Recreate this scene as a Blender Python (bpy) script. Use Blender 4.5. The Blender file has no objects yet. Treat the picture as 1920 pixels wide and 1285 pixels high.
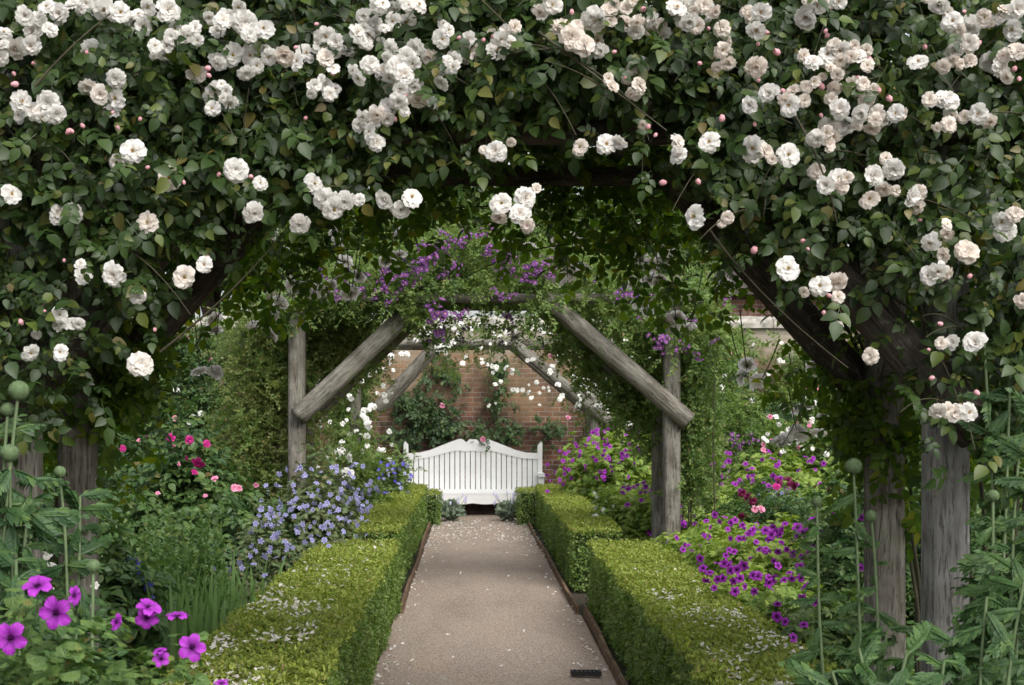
import bpy, math, random
import numpy as np
from mathutils import Vector, Matrix, Quaternion

# ------------------------------------------------------------------ camera, sky, sun, exposure
SC = bpy.context.scene
F = 2667.0; CX = 888.0; CY = 768.0; EYE = 1.6      # the lens in photograph pixels; the path runs along +Y
cam_d = bpy.data.cameras.new("camera"); cam = bpy.data.objects.new("camera", cam_d)
SC.collection.objects.link(cam); SC.camera = cam
cam.location = (0, 0, EYE); cam.rotation_euler = (math.pi/2, 0, 0)
cam_d.sensor_width = 36; cam_d.lens = 36*F/1920
cam_d.shift_x = (960-CX)/1920; cam_d.shift_y = (CY-642.5)/1920
cam_d.clip_start = .1; cam_d.clip_end = 600
cam_d.dof.use_dof = True; cam_d.dof.focus_distance = 6.5; cam_d.dof.aperture_fstop = 10
SUN_EL, SUN_AZ = math.radians(46), math.radians(150)   # azimuth clockwise from +Y: behind the camera, to the right
w = bpy.data.worlds.new("World"); SC.world = w; w.use_nodes = True
nt = w.node_tree; nt.nodes.clear()
sky = nt.nodes.new("ShaderNodeTexSky"); sky.sky_type = 'NISHITA'; sky.sun_disc = False
sky.sun_elevation = SUN_EL; sky.sun_rotation = SUN_AZ; sky.air_density = 1.0; sky.dust_density = 4.0
hs = nt.nodes.new("ShaderNodeHueSaturation"); hs.inputs['Saturation'].default_value = .25; hs.inputs['Value'].default_value = 1.0
bg = nt.nodes.new("ShaderNodeBackground"); bg.inputs['Strength'].default_value = .15
wo = nt.nodes.new("ShaderNodeOutputWorld")
nt.links.new(sky.outputs[0], hs.inputs['Color']); nt.links.new(hs.outputs[0], bg.inputs[0]); nt.links.new(bg.outputs[0], wo.inputs[0])
sun_d = bpy.data.lights.new("sun", 'SUN'); sun_d.energy = 0.95; sun_d.angle = math.radians(50); sun_d.color = (1, .97, .93)
sun = bpy.data.objects.new("sun", sun_d); SC.collection.objects.link(sun)
sdir = Vector((math.sin(SUN_AZ)*math.cos(SUN_EL), math.cos(SUN_AZ)*math.cos(SUN_EL), math.sin(SUN_EL)))
sun.rotation_euler = sdir.to_track_quat('Z', 'Y').to_euler(); sun.location = sdir*30
SC.view_settings.view_transform = 'Standard'; SC.view_settings.look = 'None'
SC.view_settings.exposure = 0.84; SC.view_settings.gamma = 1
SC.render.engine = 'CYCLES'
SC.cycles.use_denoising = True
SC.cycles.max_bounces = 6; SC.cycles.diffuse_bounces = 3; SC.cycles.transmission_bounces = 3; SC.cycles.glossy_bounces = 2
SC.cycles.caustics_reflective = False; SC.cycles.caustics_refractive = False
SC.cycles.use_adaptive_sampling = True; SC.cycles.adaptive_threshold = .02

# ------------------------------------------------------------------ helpers
rng = np.random.default_rng(7); R = random.Random(5)
COL = SC.collection
def at(px, py, Y):
    return np.array([(px-CX)*Y/F, Y, EYE-(py-CY)*Y/F])
def fromzoom(ox, oy, lst):
    return [(ox+x/2.989, oy+y/2.989, r/2.989) for x, y, r in lst]

class Geo:
    def __init__(s): s.V=[]; s.T=[]; s.M=[]; s.n=0
    def add(s, V, T, m=0):
        V=np.asarray(V,float).reshape(-1,3); T=np.asarray(T,int).reshape(-1,3)
        s.V.append(V); s.T.append(T+s.n); s.n+=len(V)
        s.M.append(np.full(len(T), m) if np.isscalar(m) else np.asarray(m))
    def inst(s, tm, P, N, T, S):
        """put a copy of template tm at each P, its z along N and its y along T"""
        P=np.asarray(P,float); n=len(P)
        if n==0: return
        N=N/np.maximum(np.linalg.norm(N,axis=1,keepdims=True),1e-9)
        T=T-(T*N).sum(1,keepdims=True)*N; T=T/np.maximum(np.linalg.norm(T,axis=1,keepdims=True),1e-9)
        X=np.cross(T,N); S=np.broadcast_to(np.asarray(S,float),(n,))
        v,t,m=tm; k=len(v)
        W=P[:,None]+S[:,None,None]*(v[None,:,0:1]*X[:,None]+v[None,:,1:2]*T[:,None]+v[None,:,2:3]*N[:,None])
        TT=t[None]+k*np.arange(n)[:,None,None]
        s.add(W.reshape(-1,3), TT.reshape(-1,3), np.tile(m,n))
    def mesh(s, name, mats, origin=(0,0,0), smooth=False):
        V=np.concatenate(s.V)-np.asarray(origin,float); T=np.concatenate(s.T); M=np.concatenate(s.M)
        me=bpy.data.meshes.new(name)
        me.vertices.add(len(V)); me.vertices.foreach_set('co', V.astype(np.float32).ravel())
        me.loops.add(len(T)*3); me.loops.foreach_set('vertex_index', T.astype(np.int32).ravel())
        me.polygons.add(len(T)); me.polygons.foreach_set('loop_start', (np.arange(len(T))*3).astype(np.int32))
        for m in mats: me.materials.append(m)
        me.polygons.foreach_set('material_index', M.astype(np.int32))
        me.polygons.foreach_set('use_smooth', np.full(len(T), smooth))
        me.update(calc_edges=True); return me
    def obj(s, name, mats, parent=None, smooth=False, origin=None):
        o0 = np.array(parent.location) if parent is not None else (np.zeros(3) if origin is None else np.asarray(origin,float))
        o=bpy.data.objects.new(name, s.mesh(name, mats if isinstance(mats,list) else [mats], o0, smooth)); COL.objects.link(o)
        if parent is not None: o.parent=parent
        else: o.location=o0
        return o
    def box(s, a, b, m=0):
        (x0,y0,z0),(x1,y1,z1)=a,b
        V=[(x,y,z) for z in (z0,z1) for y in (y0,y1) for x in (x0,x1)]
        Q=[(0,2,3,1),(4,5,7,6),(0,1,5,4),(2,6,7,3),(0,4,6,2),(1,3,7,5)]
        s.add(V,[t for q in Q for t in ((q[0],q[1],q[2]),(q[0],q[2],q[3]))],m)
    def prism(s, pts, y0, y1, m=0):
        """a strip profile: pts = (x, ztop, zbottom) columns, extruded from y0 to y1"""
        n=len(pts); V=[]
        for y in (y0,y1):
            V+=[(x,y,a) for x,a,b in pts]+[(x,y,b) for x,a,b in pts]
        T=[]
        def q(a,b,c,d): T.extend([(a,b,c),(a,c,d)])
        for i in range(n-1):
            q(i,n+i,n+i+1,i+1); o=2*n
            q(o+i,o+i+1,o+n+i+1,o+n+i); q(i,i+1,o+i+1,o+i); q(n+i,o+n+i,o+n+i+1,n+i+1)
        o=2*n; q(0,o,o+n,n); q(n-1,n+n-1,o+n+n-1,o+n-1)
        s.add(V,T,m)
    def tube(s, pts, r0, r1=None, k=6, m=0):
        pts=np.asarray(pts,float); n=len(pts); r1=r0 if r1 is None else r1
        d=np.gradient(pts,axis=0); d/=np.maximum(np.linalg.norm(d,axis=1,keepdims=True),1e-9)
        ref=np.array([.31,.87,.38]); 
        A=np.cross(d,ref); A/=np.linalg.norm(A,axis=1,keepdims=True); B=np.cross(d,A)
        rr=np.linspace(r0,r1,n)[:,None,None]; an=np.arange(k)*2*math.pi/k
        V=pts[:,None]+rr*(np.cos(an)[None,:,None]*A[:,None]+np.sin(an)[None,:,None]*B[:,None])
        T=[]
        for i in range(n-1):
            for j in range(k):
                a=i*k+j; b=i*k+(j+1)%k; T+=[(a,b,b+k),(a,b+k,a+k)]
        s.add(V.reshape(-1,3),T,m)

def bez(a,b,c,n=10):
    a,b,c=map(lambda v:np.asarray(v,float),(a,b,c)); t=np.linspace(0,1,n)[:,None]
    return (1-t)**2*a+2*t*(1-t)*b+t*t*c
def thing(name,label,cat,loc=(0,0,0),group=None,kind=None):
    o=bpy.data.objects.new(name,None); COL.objects.link(o); o.location=[float(v) for v in loc]
    o.empty_display_size=.1
    return tag(o,label,cat,group,kind)
def tag(o,label,cat,group=None,kind=None):
    o['label']=label; o['category']=cat
    if group: o['group']=group
    if kind: o['kind']=kind
    return o
def place(me,name,parent,p,axis,scale,spin=None):
    o=bpy.data.objects.new(name,me); COL.objects.link(o); o.parent=parent
    q=Vector([float(v) for v in axis]).to_track_quat('Z','Y') @ Quaternion((0,0,1),R.uniform(0,6.28) if spin is None else spin)
    o.matrix_basis=Matrix.LocRotScale(Vector([float(v) for v in p])-parent.location, q, Vector((scale,)*3))
    return o
def rand_unit(n):
    v=rng.normal(size=(n,3)); return v/np.linalg.norm(v,axis=1,keepdims=True)

# ------------------------------------------------------------------ materials
def newmat(name):
    m=bpy.data.materials.new(name); m.use_nodes=True; n=m.node_tree; n.nodes.clear()
    out=n.nodes.new('ShaderNodeOutputMaterial'); b=n.nodes.new('ShaderNodeBsdfPrincipled'); n.links.new(b.outputs[0],out.inputs[0])
    return m,n,b,out
def ramp(n,stops,fac=None,interp='LINEAR'):
    r=n.nodes.new('ShaderNodeValToRGB'); r.color_ramp.interpolation=interp; e=r.color_ramp.elements
    while len(e)<len(stops): e.new(.5)
    for i,(p,c) in enumerate(stops): e[i].position=p; e[i].color=(*c,1) if len(c)==3 else c
    if fac is not None: n.links.new(fac,r.inputs[0])
    return r
def noise(n,scale,detail=3,coord=None,rough=.5):
    t=n.nodes.new('ShaderNodeTexNoise'); t.inputs['Scale'].default_value=scale; t.inputs['Detail'].default_value=detail; t.inputs['Roughness'].default_value=rough
    if coord is not None: n.links.new(coord,t.inputs['Vector'])
    return t
def mix(n,a,b,fac,mode='MIX'):
    m=n.nodes.new('ShaderNodeMix'); m.data_type='RGBA'; m.blend_type=mode
    for s,v in ((6,a),(7,b)):
        if isinstance(v,(tuple,list)): m.inputs[s].default_value=(*v,1)
        else: n.links.new(v,m.inputs[s])
    if isinstance(fac,(int,float)): m.inputs[0].default_value=fac
    else: n.links.new(fac,m.inputs[0])
    return m.outputs[2]
def geocoord(n): return n.nodes.new('ShaderNodeNewGeometry').outputs['Position']
def leafmat(name,stops,trans=.3,rough=.5,patch=None,patch_scale=3,spec=.35):
    """leaf colour differs leaf by leaf (random per island), with slow drifts of tone through the plant"""
    m,n,b,out=newmat(name)
    g=n.nodes.new('ShaderNodeNewGeometry')
    r=ramp(n,stops,g.outputs['Random Per Island'])
    col=r.outputs[0]
    if patch:
        ns=noise(n,patch_scale,2,g.outputs['Position']); rr=ramp(n,[(.42,(0,0,0)),(.62,(1,1,1))],ns.outputs[0])
        col=mix(n,col,patch,rr.outputs[0]) if False else mix(n,col,mix(n,col,patch,.6),rr.outputs[0])
    n.links.new(col,b.inputs['Base Color']); b.inputs['Roughness'].default_value=rough; b.inputs['Specular IOR Level'].default_value=spec
    t=n.nodes.new('ShaderNodeBsdfTranslucent'); h=n.nodes.new('ShaderNodeHueSaturation'); h.inputs['Saturation'].default_value=1.15; h.inputs['Value'].default_value=1.5
    n.links.new(col,h.inputs['Color']); n.links.new(h.outputs[0],t.inputs[0])
    ms=n.nodes.new('ShaderNodeMixShader'); ms.inputs[0].default_value=trans
    n.links.new(b.outputs[0],ms.inputs[1]); n.links.new(t.outputs[0],ms.inputs[2]); n.links.new(ms.outputs[0],out.inputs[0])
    return m
def petalmat(name,c1,c2,trans=.25,rough=.6,objvar=0):
    m,n,b,out=newmat(name)
    g=n.nodes.new('ShaderNodeNewGeometry'); col=mix(n,c1,c2,g.outputs['Random Per Island'])
    if objvar:
        oi=n.nodes.new('ShaderNodeObjectInfo'); rr=ramp(n,[(0,(1,1,1)),(.75,(1,1,1)),(1,objvar)],oi.outputs['Random'])
        col=mix(n,col,rr.outputs[0],1.0,'MULTIPLY')
    n.links.new(col,b.inputs['Base Color']); b.inputs['Roughness'].default_value=rough; b.inputs['Specular IOR Level'].default_value=.2
    t=n.nodes.new('ShaderNodeBsdfTranslucent'); n.links.new(col,t.inputs[0])
    ms=n.nodes.new('ShaderNodeMixShader'); ms.inputs[0].default_value=trans
    n.links.new(b.outputs[0],ms.inputs[1]); n.links.new(t.outputs[0],ms.inputs[2]); n.links.new(ms.outputs[0],out.inputs[0])
    return m
def plain(name,c,rough=.6,var=.15,scale=30,spec=.3):
    m,n,b,out=newmat(name); ns=noise(n,scale,3,geocoord(n))
    r=ramp(n,[(.3,tuple(v*(1-var) for v in c)),(.7,tuple(min(1,v*(1+var)) for v in c))],ns.outputs[0])
    n.links.new(r.outputs[0],b.inputs['Base Color']); b.inputs['Roughness'].default_value=rough; b.inputs['Specular IOR Level'].default_value=spec
    return m

M={}
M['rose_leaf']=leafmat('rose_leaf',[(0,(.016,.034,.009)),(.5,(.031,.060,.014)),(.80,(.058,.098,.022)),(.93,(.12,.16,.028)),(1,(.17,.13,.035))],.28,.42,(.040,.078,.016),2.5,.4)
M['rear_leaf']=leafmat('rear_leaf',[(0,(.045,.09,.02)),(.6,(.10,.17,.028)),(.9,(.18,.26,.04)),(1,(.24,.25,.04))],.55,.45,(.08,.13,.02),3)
M['mid_leaf']=leafmat('mid_leaf',[(0,(.06,.11,.03)),(.5,(.115,.19,.05)),(.9,(.18,.26,.065)),(1,(.24,.19,.08))],.4,.5,(.18,.25,.06),1.6)
M['fern_leaf']=leafmat('fern_leaf',[(0,(.08,.14,.035)),(.5,(.14,.22,.055)),(.85,(.21,.27,.07)),(1,(.22,.15,.07))],.45,.5,(.21,.22,.08),2.2)
M['wall_leaf']=leafmat('wall_leaf',[(0,(.018,.045,.02)),(.6,(.035,.075,.025)),(1,(.08,.13,.035))],.2,.45,(.06,.10,.03),1.2)
M['tree_leaf']=leafmat('tree_leaf',[(0,(.04,.075,.02)),(.6,(.08,.13,.03)),(1,(.14,.19,.045))],.3,.5,(.10,.16,.04),.8)
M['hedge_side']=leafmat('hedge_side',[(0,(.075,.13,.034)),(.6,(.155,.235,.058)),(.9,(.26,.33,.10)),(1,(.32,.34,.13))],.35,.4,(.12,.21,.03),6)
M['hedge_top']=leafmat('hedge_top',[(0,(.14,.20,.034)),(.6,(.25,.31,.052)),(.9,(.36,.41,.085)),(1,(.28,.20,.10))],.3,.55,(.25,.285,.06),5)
M['hedge_core']=plain('hedge_core',(.035,.055,.018),.9,.4,40,.05)
M['ger_leaf']=leafmat('ger_leaf',[(0,(.11,.19,.04)),(.6,(.22,.33,.065)),(.95,(.33,.42,.10)),(1,(.28,.18,.07))],.4,.5,(.32,.40,.08),2)
M['near_leaf']=leafmat('near_leaf',[(0,(.05,.10,.03)),(.6,(.10,.18,.05)),(.95,(.17,.25,.07)),(1,(.20,.14,.05))],.35,.5,(.15,.23,.065),6)
M['bed_leaf']=leafmat('bed_leaf',[(0,(.05,.10,.03)),(.6,(.105,.17,.048)),(1,(.18,.25,.06))],.35,.5,(.155,.22,.06),1.3)
M['dark_bush']=leafmat('dark_bush',[(0,(.03,.07,.025)),(.6,(.06,.12,.038)),(.95,(.12,.18,.045)),(1,(.15,.10,.04))],.3,.42,(.09,.15,.04),2)
M['blue_leaf']=leafmat('blue_leaf',[(0,(.07,.12,.05)),(.7,(.12,.18,.07)),(1,(.24,.16,.08))],.25,.5,(.15,.19,.08),3)
M['thistle_leaf']=leafmat('thistle_leaf',[(0,(.03,.072,.026)),(.7,(.052,.112,.036)),(1,(.11,.18,.05))],.3,.5,(.08,.15,.04),2)
M['iris_leaf']=leafmat('iris_leaf',[(0,(.09,.16,.05)),(.7,(.15,.25,.08)),(1,(.24,.30,.09))],.35,.4)
M['lav_leaf']=leafmat('lav_leaf',[(0,(.14,.19,.13)),(1,(.24,.30,.21))],.2,.6)
M['stem']=plain('stem',(.09,.12,.04),.6); M['stem_pale']=plain('stem_pale',(.12,.17,.08),.6)
M['cane']=plain('cane',(.05,.045,.025),.6,.3,20)
M['bark']=plain('bark',(.10,.08,.06),.9,.4,8)
M['white']=petalmat('rose_white',(.87,.845,.80),(.90,.885,.85),.45,.6,(.97,.90,.84))
M['cream']=petalmat('rose_inner',(.86,.80,.73),(.88,.84,.79),.35,.6,(1,.94,.92))
M['stamen']=petalmat('stamen',(.62,.42,.08),(.45,.28,.06),.1)
M['calyx']=leafmat('calyx',[(0,(.06,.10,.03)),(1,(.12,.13,.04))])
M['bud']=petalmat('bud_pink',(.74,.30,.36),(.82,.50,.52),.2,.55,(1,1,1))
M['wwhite']=petalmat('small_white',(.80,.80,.74),(.88,.86,.82))
M['magenta']=petalmat('magenta',(.27,.022,.44),(.34,.032,.50),.3,.55)
def flowermat(name,c,dark,vein):
    m=petalmat(name,c,tuple(v*1.15 for v in c),.3,.55); n=m.node_tree; b=[x for x in n.nodes if x.type=='BSDF_PRINCIPLED'][0]; t=[x for x in n.nodes if x.type=='BSDF_TRANSLUCENT'][0]
    src=b.inputs['Base Color'].links[0].from_socket; tc=n.nodes.new('ShaderNodeTexCoord'); sp=n.nodes.new('ShaderNodeSeparateXYZ'); n.links.new(tc.outputs['Object'],sp.inputs[0])
    cb=n.nodes.new('ShaderNodeCombineXYZ'); n.links.new(sp.outputs[0],cb.inputs[0]); n.links.new(sp.outputs[1],cb.inputs[1]); ln=n.nodes.new('ShaderNodeVectorMath'); ln.operation='LENGTH'; n.links.new(cb.outputs[0],ln.inputs[0])
    an=n.nodes.new('ShaderNodeMath'); an.operation='ARCTAN2'; n.links.new(sp.outputs[0],an.inputs[0]); n.links.new(sp.outputs[1],an.inputs[1])
    mu=n.nodes.new('ShaderNodeMath'); mu.operation='MULTIPLY'; mu.inputs[1].default_value=25; n.links.new(an.outputs[0],mu.inputs[0]); si=n.nodes.new('ShaderNodeMath'); si.operation='SINE'; n.links.new(mu.outputs[0],si.inputs[0])
    rv=ramp(n,[(.55,(1,1,1)),(1,vein)],si.outputs[0]); rd=ramp(n,[(.14,dark),(.32,(.62,.55,.62)),(.6,(1,1,1)),(1,(1.12,1.1,1.06))],ln.outputs['Value'])
    col=mix(n,mix(n,src,rv.outputs[0],1.0,'MULTIPLY'),rd.outputs[0],1.0,'MULTIPLY'); n.links.new(col,b.inputs['Base Color']); n.links.new(col,t.inputs[0]); return m
M['magenta']=flowermat('magenta_petal',(.39,.045,.48),(.15,.06,.14),(.66,.62,.66)); M['blueviolet']=flowermat('blueviolet_petal',(.37,.37,.63),(1.25,1.2,1.1),(.8,.8,.9))
M['mag_dark']=petalmat('magenta_dark',(.05,.003,.06),(.08,.005,.09),.1)
M['bv_pale']=petalmat('blueviolet_pale',(.62,.60,.84),(.70,.66,.86),.3)
M['deepblue']=petalmat('deepblue',(.10,.09,.62),(.20,.16,.72),.3)
M['ramb']=petalmat('rambler_violet',(.14,.04,.20),(.26,.11,.33),.2)
M['ramb2']=petalmat('rambler_eye',(.62,.40,.55),(.65,.30,.25),.2)
M['ramb3']=petalmat('rambler_dark',(.09,.04,.12),(.14,.07,.16),.2)  # darker violet for a few hanging clusters
M['pink']=petalmat('pink',(.78,.26,.42),(.82,.45,.56),.25,.6,(1,1,1))
M['pink_in']=petalmat('pink_inner',(.70,.14,.30),(.76,.28,.42),.25)
M['cerise']=petalmat('cerise',(.42,.015,.17),(.52,.04,.24),.2)
M['crimson']=petalmat('crimson',(.10,.008,.035),(.20,.015,.08),.15)
M['thistle']=leafmat('thistle_head',[(0,(.10,.17,.07)),(1,(.22,.30,.15))],.15,.6)
M['yellow']=petalmat('pale_yellow',(.75,.72,.40),(.80,.78,.55))
M['paint']=plain('white_paint',(.84,.84,.82),.45,.04,5,.4)

def woodmat(name,c0,c1,c2):
    m,n,b,out=newmat(name)
    tc=n.nodes.new('ShaderNodeTexCoord'); oi=n.nodes.new('ShaderNodeObjectInfo')
    mp=n.nodes.new('ShaderNodeMapping'); mp.inputs['Scale'].default_value=(1,1,.10)
    ad=n.nodes.new('ShaderNodeVectorMath'); ad.operation='ADD'; cx=n.nodes.new('ShaderNodeCombineXYZ')
    mu=n.nodes.new('ShaderNodeMath'); mu.operation='MULTIPLY'; mu.inputs[1].default_value=37
    n.links.new(oi.outputs['Random'],mu.inputs[0]); n.links.new(mu.outputs[0],cx.inputs[0]); n.links.new(mu.outputs[0],cx.inputs[2])
    n.links.new(tc.outputs['Object'],ad.inputs[0]); n.links.new(cx.outputs[0],ad.inputs[1]); n.links.new(ad.outputs[0],mp.inputs['Vector'])
    n1=noise(n,55,5,mp.outputs[0],.65); n2=noise(n,6,3,ad.outputs[0]); n3=noise(n,120,2,mp.outputs[0])
    r1=ramp(n,[(.3,c0),(.5,c1),(.75,c2)],n1.outputs[0])
    r2=ramp(n,[(.35,(.62,.60,.56)),(.6,(1,1,1)),(.75,(.85,.95,.75))],n2.outputs[0])
    crack=ramp(n,[(.36,(.12,.11,.10)),(.41,(1,1,1))],n3.outputs[0])
    col=mix(n,mix(n,r1.outputs[0],r2.outputs[0],1.0,'MULTIPLY'),crack.outputs[0],.6,'MULTIPLY')
    mp3=n.nodes.new('ShaderNodeMapping'); mp3.inputs['Scale'].default_value=(1,1,.35); n.links.new(ad.outputs[0],mp3.inputs[0])
    vk=n.nodes.new('ShaderNodeTexVoronoi'); vk.inputs['Scale'].default_value=7; n.links.new(mp3.outputs[0],vk.inputs['Vector']); kr=ramp(n,[(.06,(.3,.27,.24)),(.13,(1,1,1))],vk.outputs['Distance']); col=mix(n,col,kr.outputs[0],.85,'MULTIPLY')
    nl=noise(n,26,4,ad.outputs[0],.7); lr=ramp(n,[(.56,(0,0,0)),(.72,(1,1,1))],nl.outputs[0]); col=mix(n,col,mix(n,col,(.30,.32,.24),.35),lr.outputs[0])
    n.links.new(col,b.inputs['Base Color']); b.inputs['Roughness'].default_value=.85; b.inputs['Specular IOR Level'].default_value=.15
    bp=n.nodes.new('ShaderNodeBump'); bp.inputs['Strength'].default_value=.6; bp.inputs['Distance'].default_value=.01
    n.links.new(n1.outputs[0],bp.inputs['Height']); n.links.new(bp.outputs[0],b.inputs['Normal'])
    return m
M['wood']=woodmat('weathered_wood',(.11,.108,.103),(.24,.237,.228),(.37,.365,.35))
M['wood_old_shade']=woodmat('old_shade_wood',(.09,.082,.070),(.19,.175,.15),(.31,.29,.255))  # old arch timber; also carries the painted shade of near arch posts
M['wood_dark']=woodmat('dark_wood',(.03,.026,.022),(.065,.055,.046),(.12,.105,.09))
M['board']=woodmat('edging_wood',(.08,.05,.03),(.17,.11,.07),(.26,.18,.12))

# ------------------------------------------------------------------ templates (verts, tris, material index)
def T_(V,T,m=0):
    return (np.asarray(V,float),np.asarray(T,int),np.full(len(T),m) if np.isscalar(m) else np.asarray(m))
def cat(*ts):
    V=[];T=[];Mi=[];n=0
    for v,t,m in ts: V.append(v);T.append(t+n);Mi.append(m);n+=len(v)
    return (np.concatenate(V),np.concatenate(T),np.concatenate(Mi))
def xf(t,rot=0,s=1,off=(0,0,0),tilt=0,roll=0):
    v=t[0]*s
    c,si=math.cos(roll),math.sin(roll); v=np.stack([v[:,0]*c+v[:,2]*si,v[:,1],-v[:,0]*si+v[:,2]*c],1)
    c,si=math.cos(tilt),math.sin(tilt); v=np.stack([v[:,0],v[:,1]*c-v[:,2]*si,v[:,1]*si+v[:,2]*c],1)
    c,si=math.cos(rot),math.sin(rot); v=np.stack([v[:,0]*c-v[:,1]*si,v[:,0]*si+v[:,1]*c,v[:,2]],1)
    return (v+np.asarray(off,float),t[1],t[2])
def leaflet(w=.34,fold=.07,bend=.14,k=3):
    ys=np.linspace(0,1,k+2); V=[(0,0,0)]
    for y in ys[1:-1]:
        ww=w*math.sin(math.pi*y**.8)**.8; z=-bend*y*y
        V+=[(-ww,y-.03,z+fold),(0,y,z),(ww,y-.03,z+fold)]
    V.append((0,1,-bend)); T=[(0,2,1),(0,3,2)]
    for i in range(k-1):
        a=1+3*i; T+=[(a,a+1,a+4),(a,a+4,a+3),(a+1,a+2,a+5),(a+1,a+5,a+4)]
    a=1+3*(k-1); e=len(V)-1; T+=[(a,a+1,e),(a+1,a+2,e)]
    return T_(V,T)
LEAF=leaflet(.34,.09,.24); LEAF2=leaflet(.30,.05,.2,2); 
SMALL=T_([(0,0,0),(-.28,.45,.08),(0,.5,0),(.28,.45,.08),(0,1,-.1)],[(0,2,1),(0,3,2),(1,2,4),(2,3,4)])
TINY=T_([(0,0,0),(-.33,.5,.05),(.33,.5,.05),(0,1,-.05)],[(0,2,1),(1,2,3)])
def strip(p,wd):
    V=[];T=[]
    for i,(a,b,c) in enumerate(p): V+=[(a-wd,b,c),(a+wd,b,c)]
    for i in range(len(p)-1): a=2*i; T+=[(a,a+1,a+3),(a,a+3,a+2)]
    return T_(V,T)
def compound(pairs=2,seed=0,lf=LEAF,size=.42):
    r=random.Random(seed); parts=[strip([(0,0,0),(0,.35,-.01),(0,.7,-.04)],.008)]
    for i in range(pairs):
        y=.18+.5*i/max(pairs-.0,1)+.06; 
        for sgn in (-1,1):
            parts.append(xf(lf,sgn*-r.uniform(.85,1.25),size*r.uniform(.75,1)*(.8+.2*i/max(1,pairs-1)),(0,y,-.04*y),r.uniform(-.35,.1),r.uniform(-.3,.3)))
    parts.append(xf(lf,r.uniform(-.15,.15),size*1.08,(0,.68,-.04),r.uniform(-.45,-.1)))
    return cat(*parts)
COMP=[compound(2,i) for i in range(3)]+[compound(3,9,LEAF,.34)]
def sprig(seed,n=8,lf=SMALL,size=.26,spread=1.1):
    r=random.Random(seed); parts=[strip([(0,0,0),(.02,.4,-.02),(0,.8,-.08)],.008)]
    for i in range(n):
        y=.1+.8*i/n; parts.append(xf(lf,(-1)**i*r.uniform(.4,spread),size*r.uniform(.7,1.2),(0,y,-.1*y),r.uniform(-.6,.6),r.uniform(-.8,.8)))
    return cat(*parts)
SPRIG=[sprig(i) for i in range(3)]
FINE=[sprig(10+i,12,TINY,.13,1.3) for i in range(3)]
def palmate(n=5,seed=0,notch=True):
    r=random.Random(seed); parts=[]
    for i in range(n):
        a=(i-(n-1)/2)*.62; L=1-.10*abs(i-(n-1)/2)
        V=[(0,0,0),(-.13,.40,.03),(0,.45,-.03),(.13,.40,.03),(-.27,.66,-.01),(-.10,.62,0),(.10,.62,0),(.27,.66,-.01),(-.19,.86,-.03),(-.05,.80,-.02),(.05,.80,-.02),(.19,.86,-.03),(0,1.02,-.12)]
        T=[(0,2,1),(0,3,2),(1,2,5),(1,5,4),(2,3,6),(3,7,6),(2,6,5),(4,5,8),(5,9,8),(5,6,10),(5,10,9),(6,7,11),(6,11,10),(9,10,12)]
        parts.append(xf(T_(V,T),a,L,(0,0,0),-.12))
    return cat(*parts)
PALM=palmate()
PALM3=cat(*[xf(T_([(0,0,0),(-.2,.5,.03),(.2,.5,.03),(0,1,-.1)],[(0,2,1),(1,2,3)]),a,1-.12*abs(a)) for a in (-1.2,-.6,0,.6,1.2)])
def thistleleaf(seed):
    r=random.Random(seed); parts=[]
    def rib(y): return -.42*y*y
    pts=[(0,y,rib(y)) for y in np.linspace(0,1,8)]
    V=[];T=[]
    for i,(a,y,z) in enumerate(pts):
        wd=.012+.055*math.sin(math.pi*min(1,y*1.0+.08)); V+=[(-wd,y,z+.012),(0,y,z),(wd,y,z+.012)]
        if i: b=3*(i-1); T+=[(b,b+1,b+4),(b,b+4,b+3),(b+1,b+2,b+5),(b+1,b+5,b+4)]
    parts.append(T_(V,T))
    for i in range(7):
        y=.14+.115*i; L=.36*math.sin(math.pi*(.25+.65*i/7))*r.uniform(.85,1.15)
        for sg in (-1,1):
            lob=T_([(-.16,0,0),(.16,0,0),(-.27,.28,.03),(.27,.28,.03),(-.17,.40,.0),(.17,.40,.0),(-.22,.60,0),(.22,.60,0),(0,1,-.15),(0,.35,-.03)],
                   [(0,1,9),(0,9,2),(1,3,9),(2,9,4),(9,3,5),(4,9,5),(4,5,8),(4,8,6),(5,7,8)])
            parts.append(xf(lob,-sg*r.uniform(.75,1.0),L,(0,y,rib(y)+.004),-.45-r.uniform(0,.3)))
    parts.append(xf(LEAF2,0,.22,(0,.95,rib(.95)),-.7))
    return cat(*parts)
THL=[thistleleaf(i) for i in range(3)]
def petal(L,W,cup=.12,ruf=.04,ph=0,nu=4,nv=4,curl=0,notch=.05,m=0,arc=.10):
    V=[];T=[]
    for j in range(nv+1):
        v=j/nv
        for i in range(nu+1):
            u=2*i/nu-1; ww=W*(.16+.84*math.sin(math.pi*min(.5,v*.62)))*(1-.25*max(0,v-.8)/.2*abs(u))
            y=L*v*(1-arc*u*u*v)-notch*L*v*math.exp(-(u*3)**2)
            z=cup*L*(u*u*.8+v*v*.5)+ruf*L*v*v*math.sin(u*5.3+ph)+ curl*L*max(0,v-.6)**2*4
            V.append((u*ww*.5,y,z))
    for j in range(nv):
        for i in range(nu):
            a=j*(nu+1)+i; T+=[(a,a+1,a+nu+2),(a,a+nu+2,a+nu+1)]
    return T_(V,T,m)
def ball(c,r,m=0,k=6,sz=1):
    V=[];T=[]
    for j in range(5):
        p=math.pi*j/4
        for i in range(k): V.append((c[0]+r*math.sin(p)*math.cos(6.283*i/k),c[1]+r*math.sin(p)*math.sin(6.283*i/k),c[2]+r*sz*math.cos(p)))
    for j in range(4):
        for i in range(k): a=j*k+i;b=j*k+(i+1)%k; T+=[(a,b,b+k),(a,b+k,a+k)]
    return T_(V,T,m)
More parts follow.
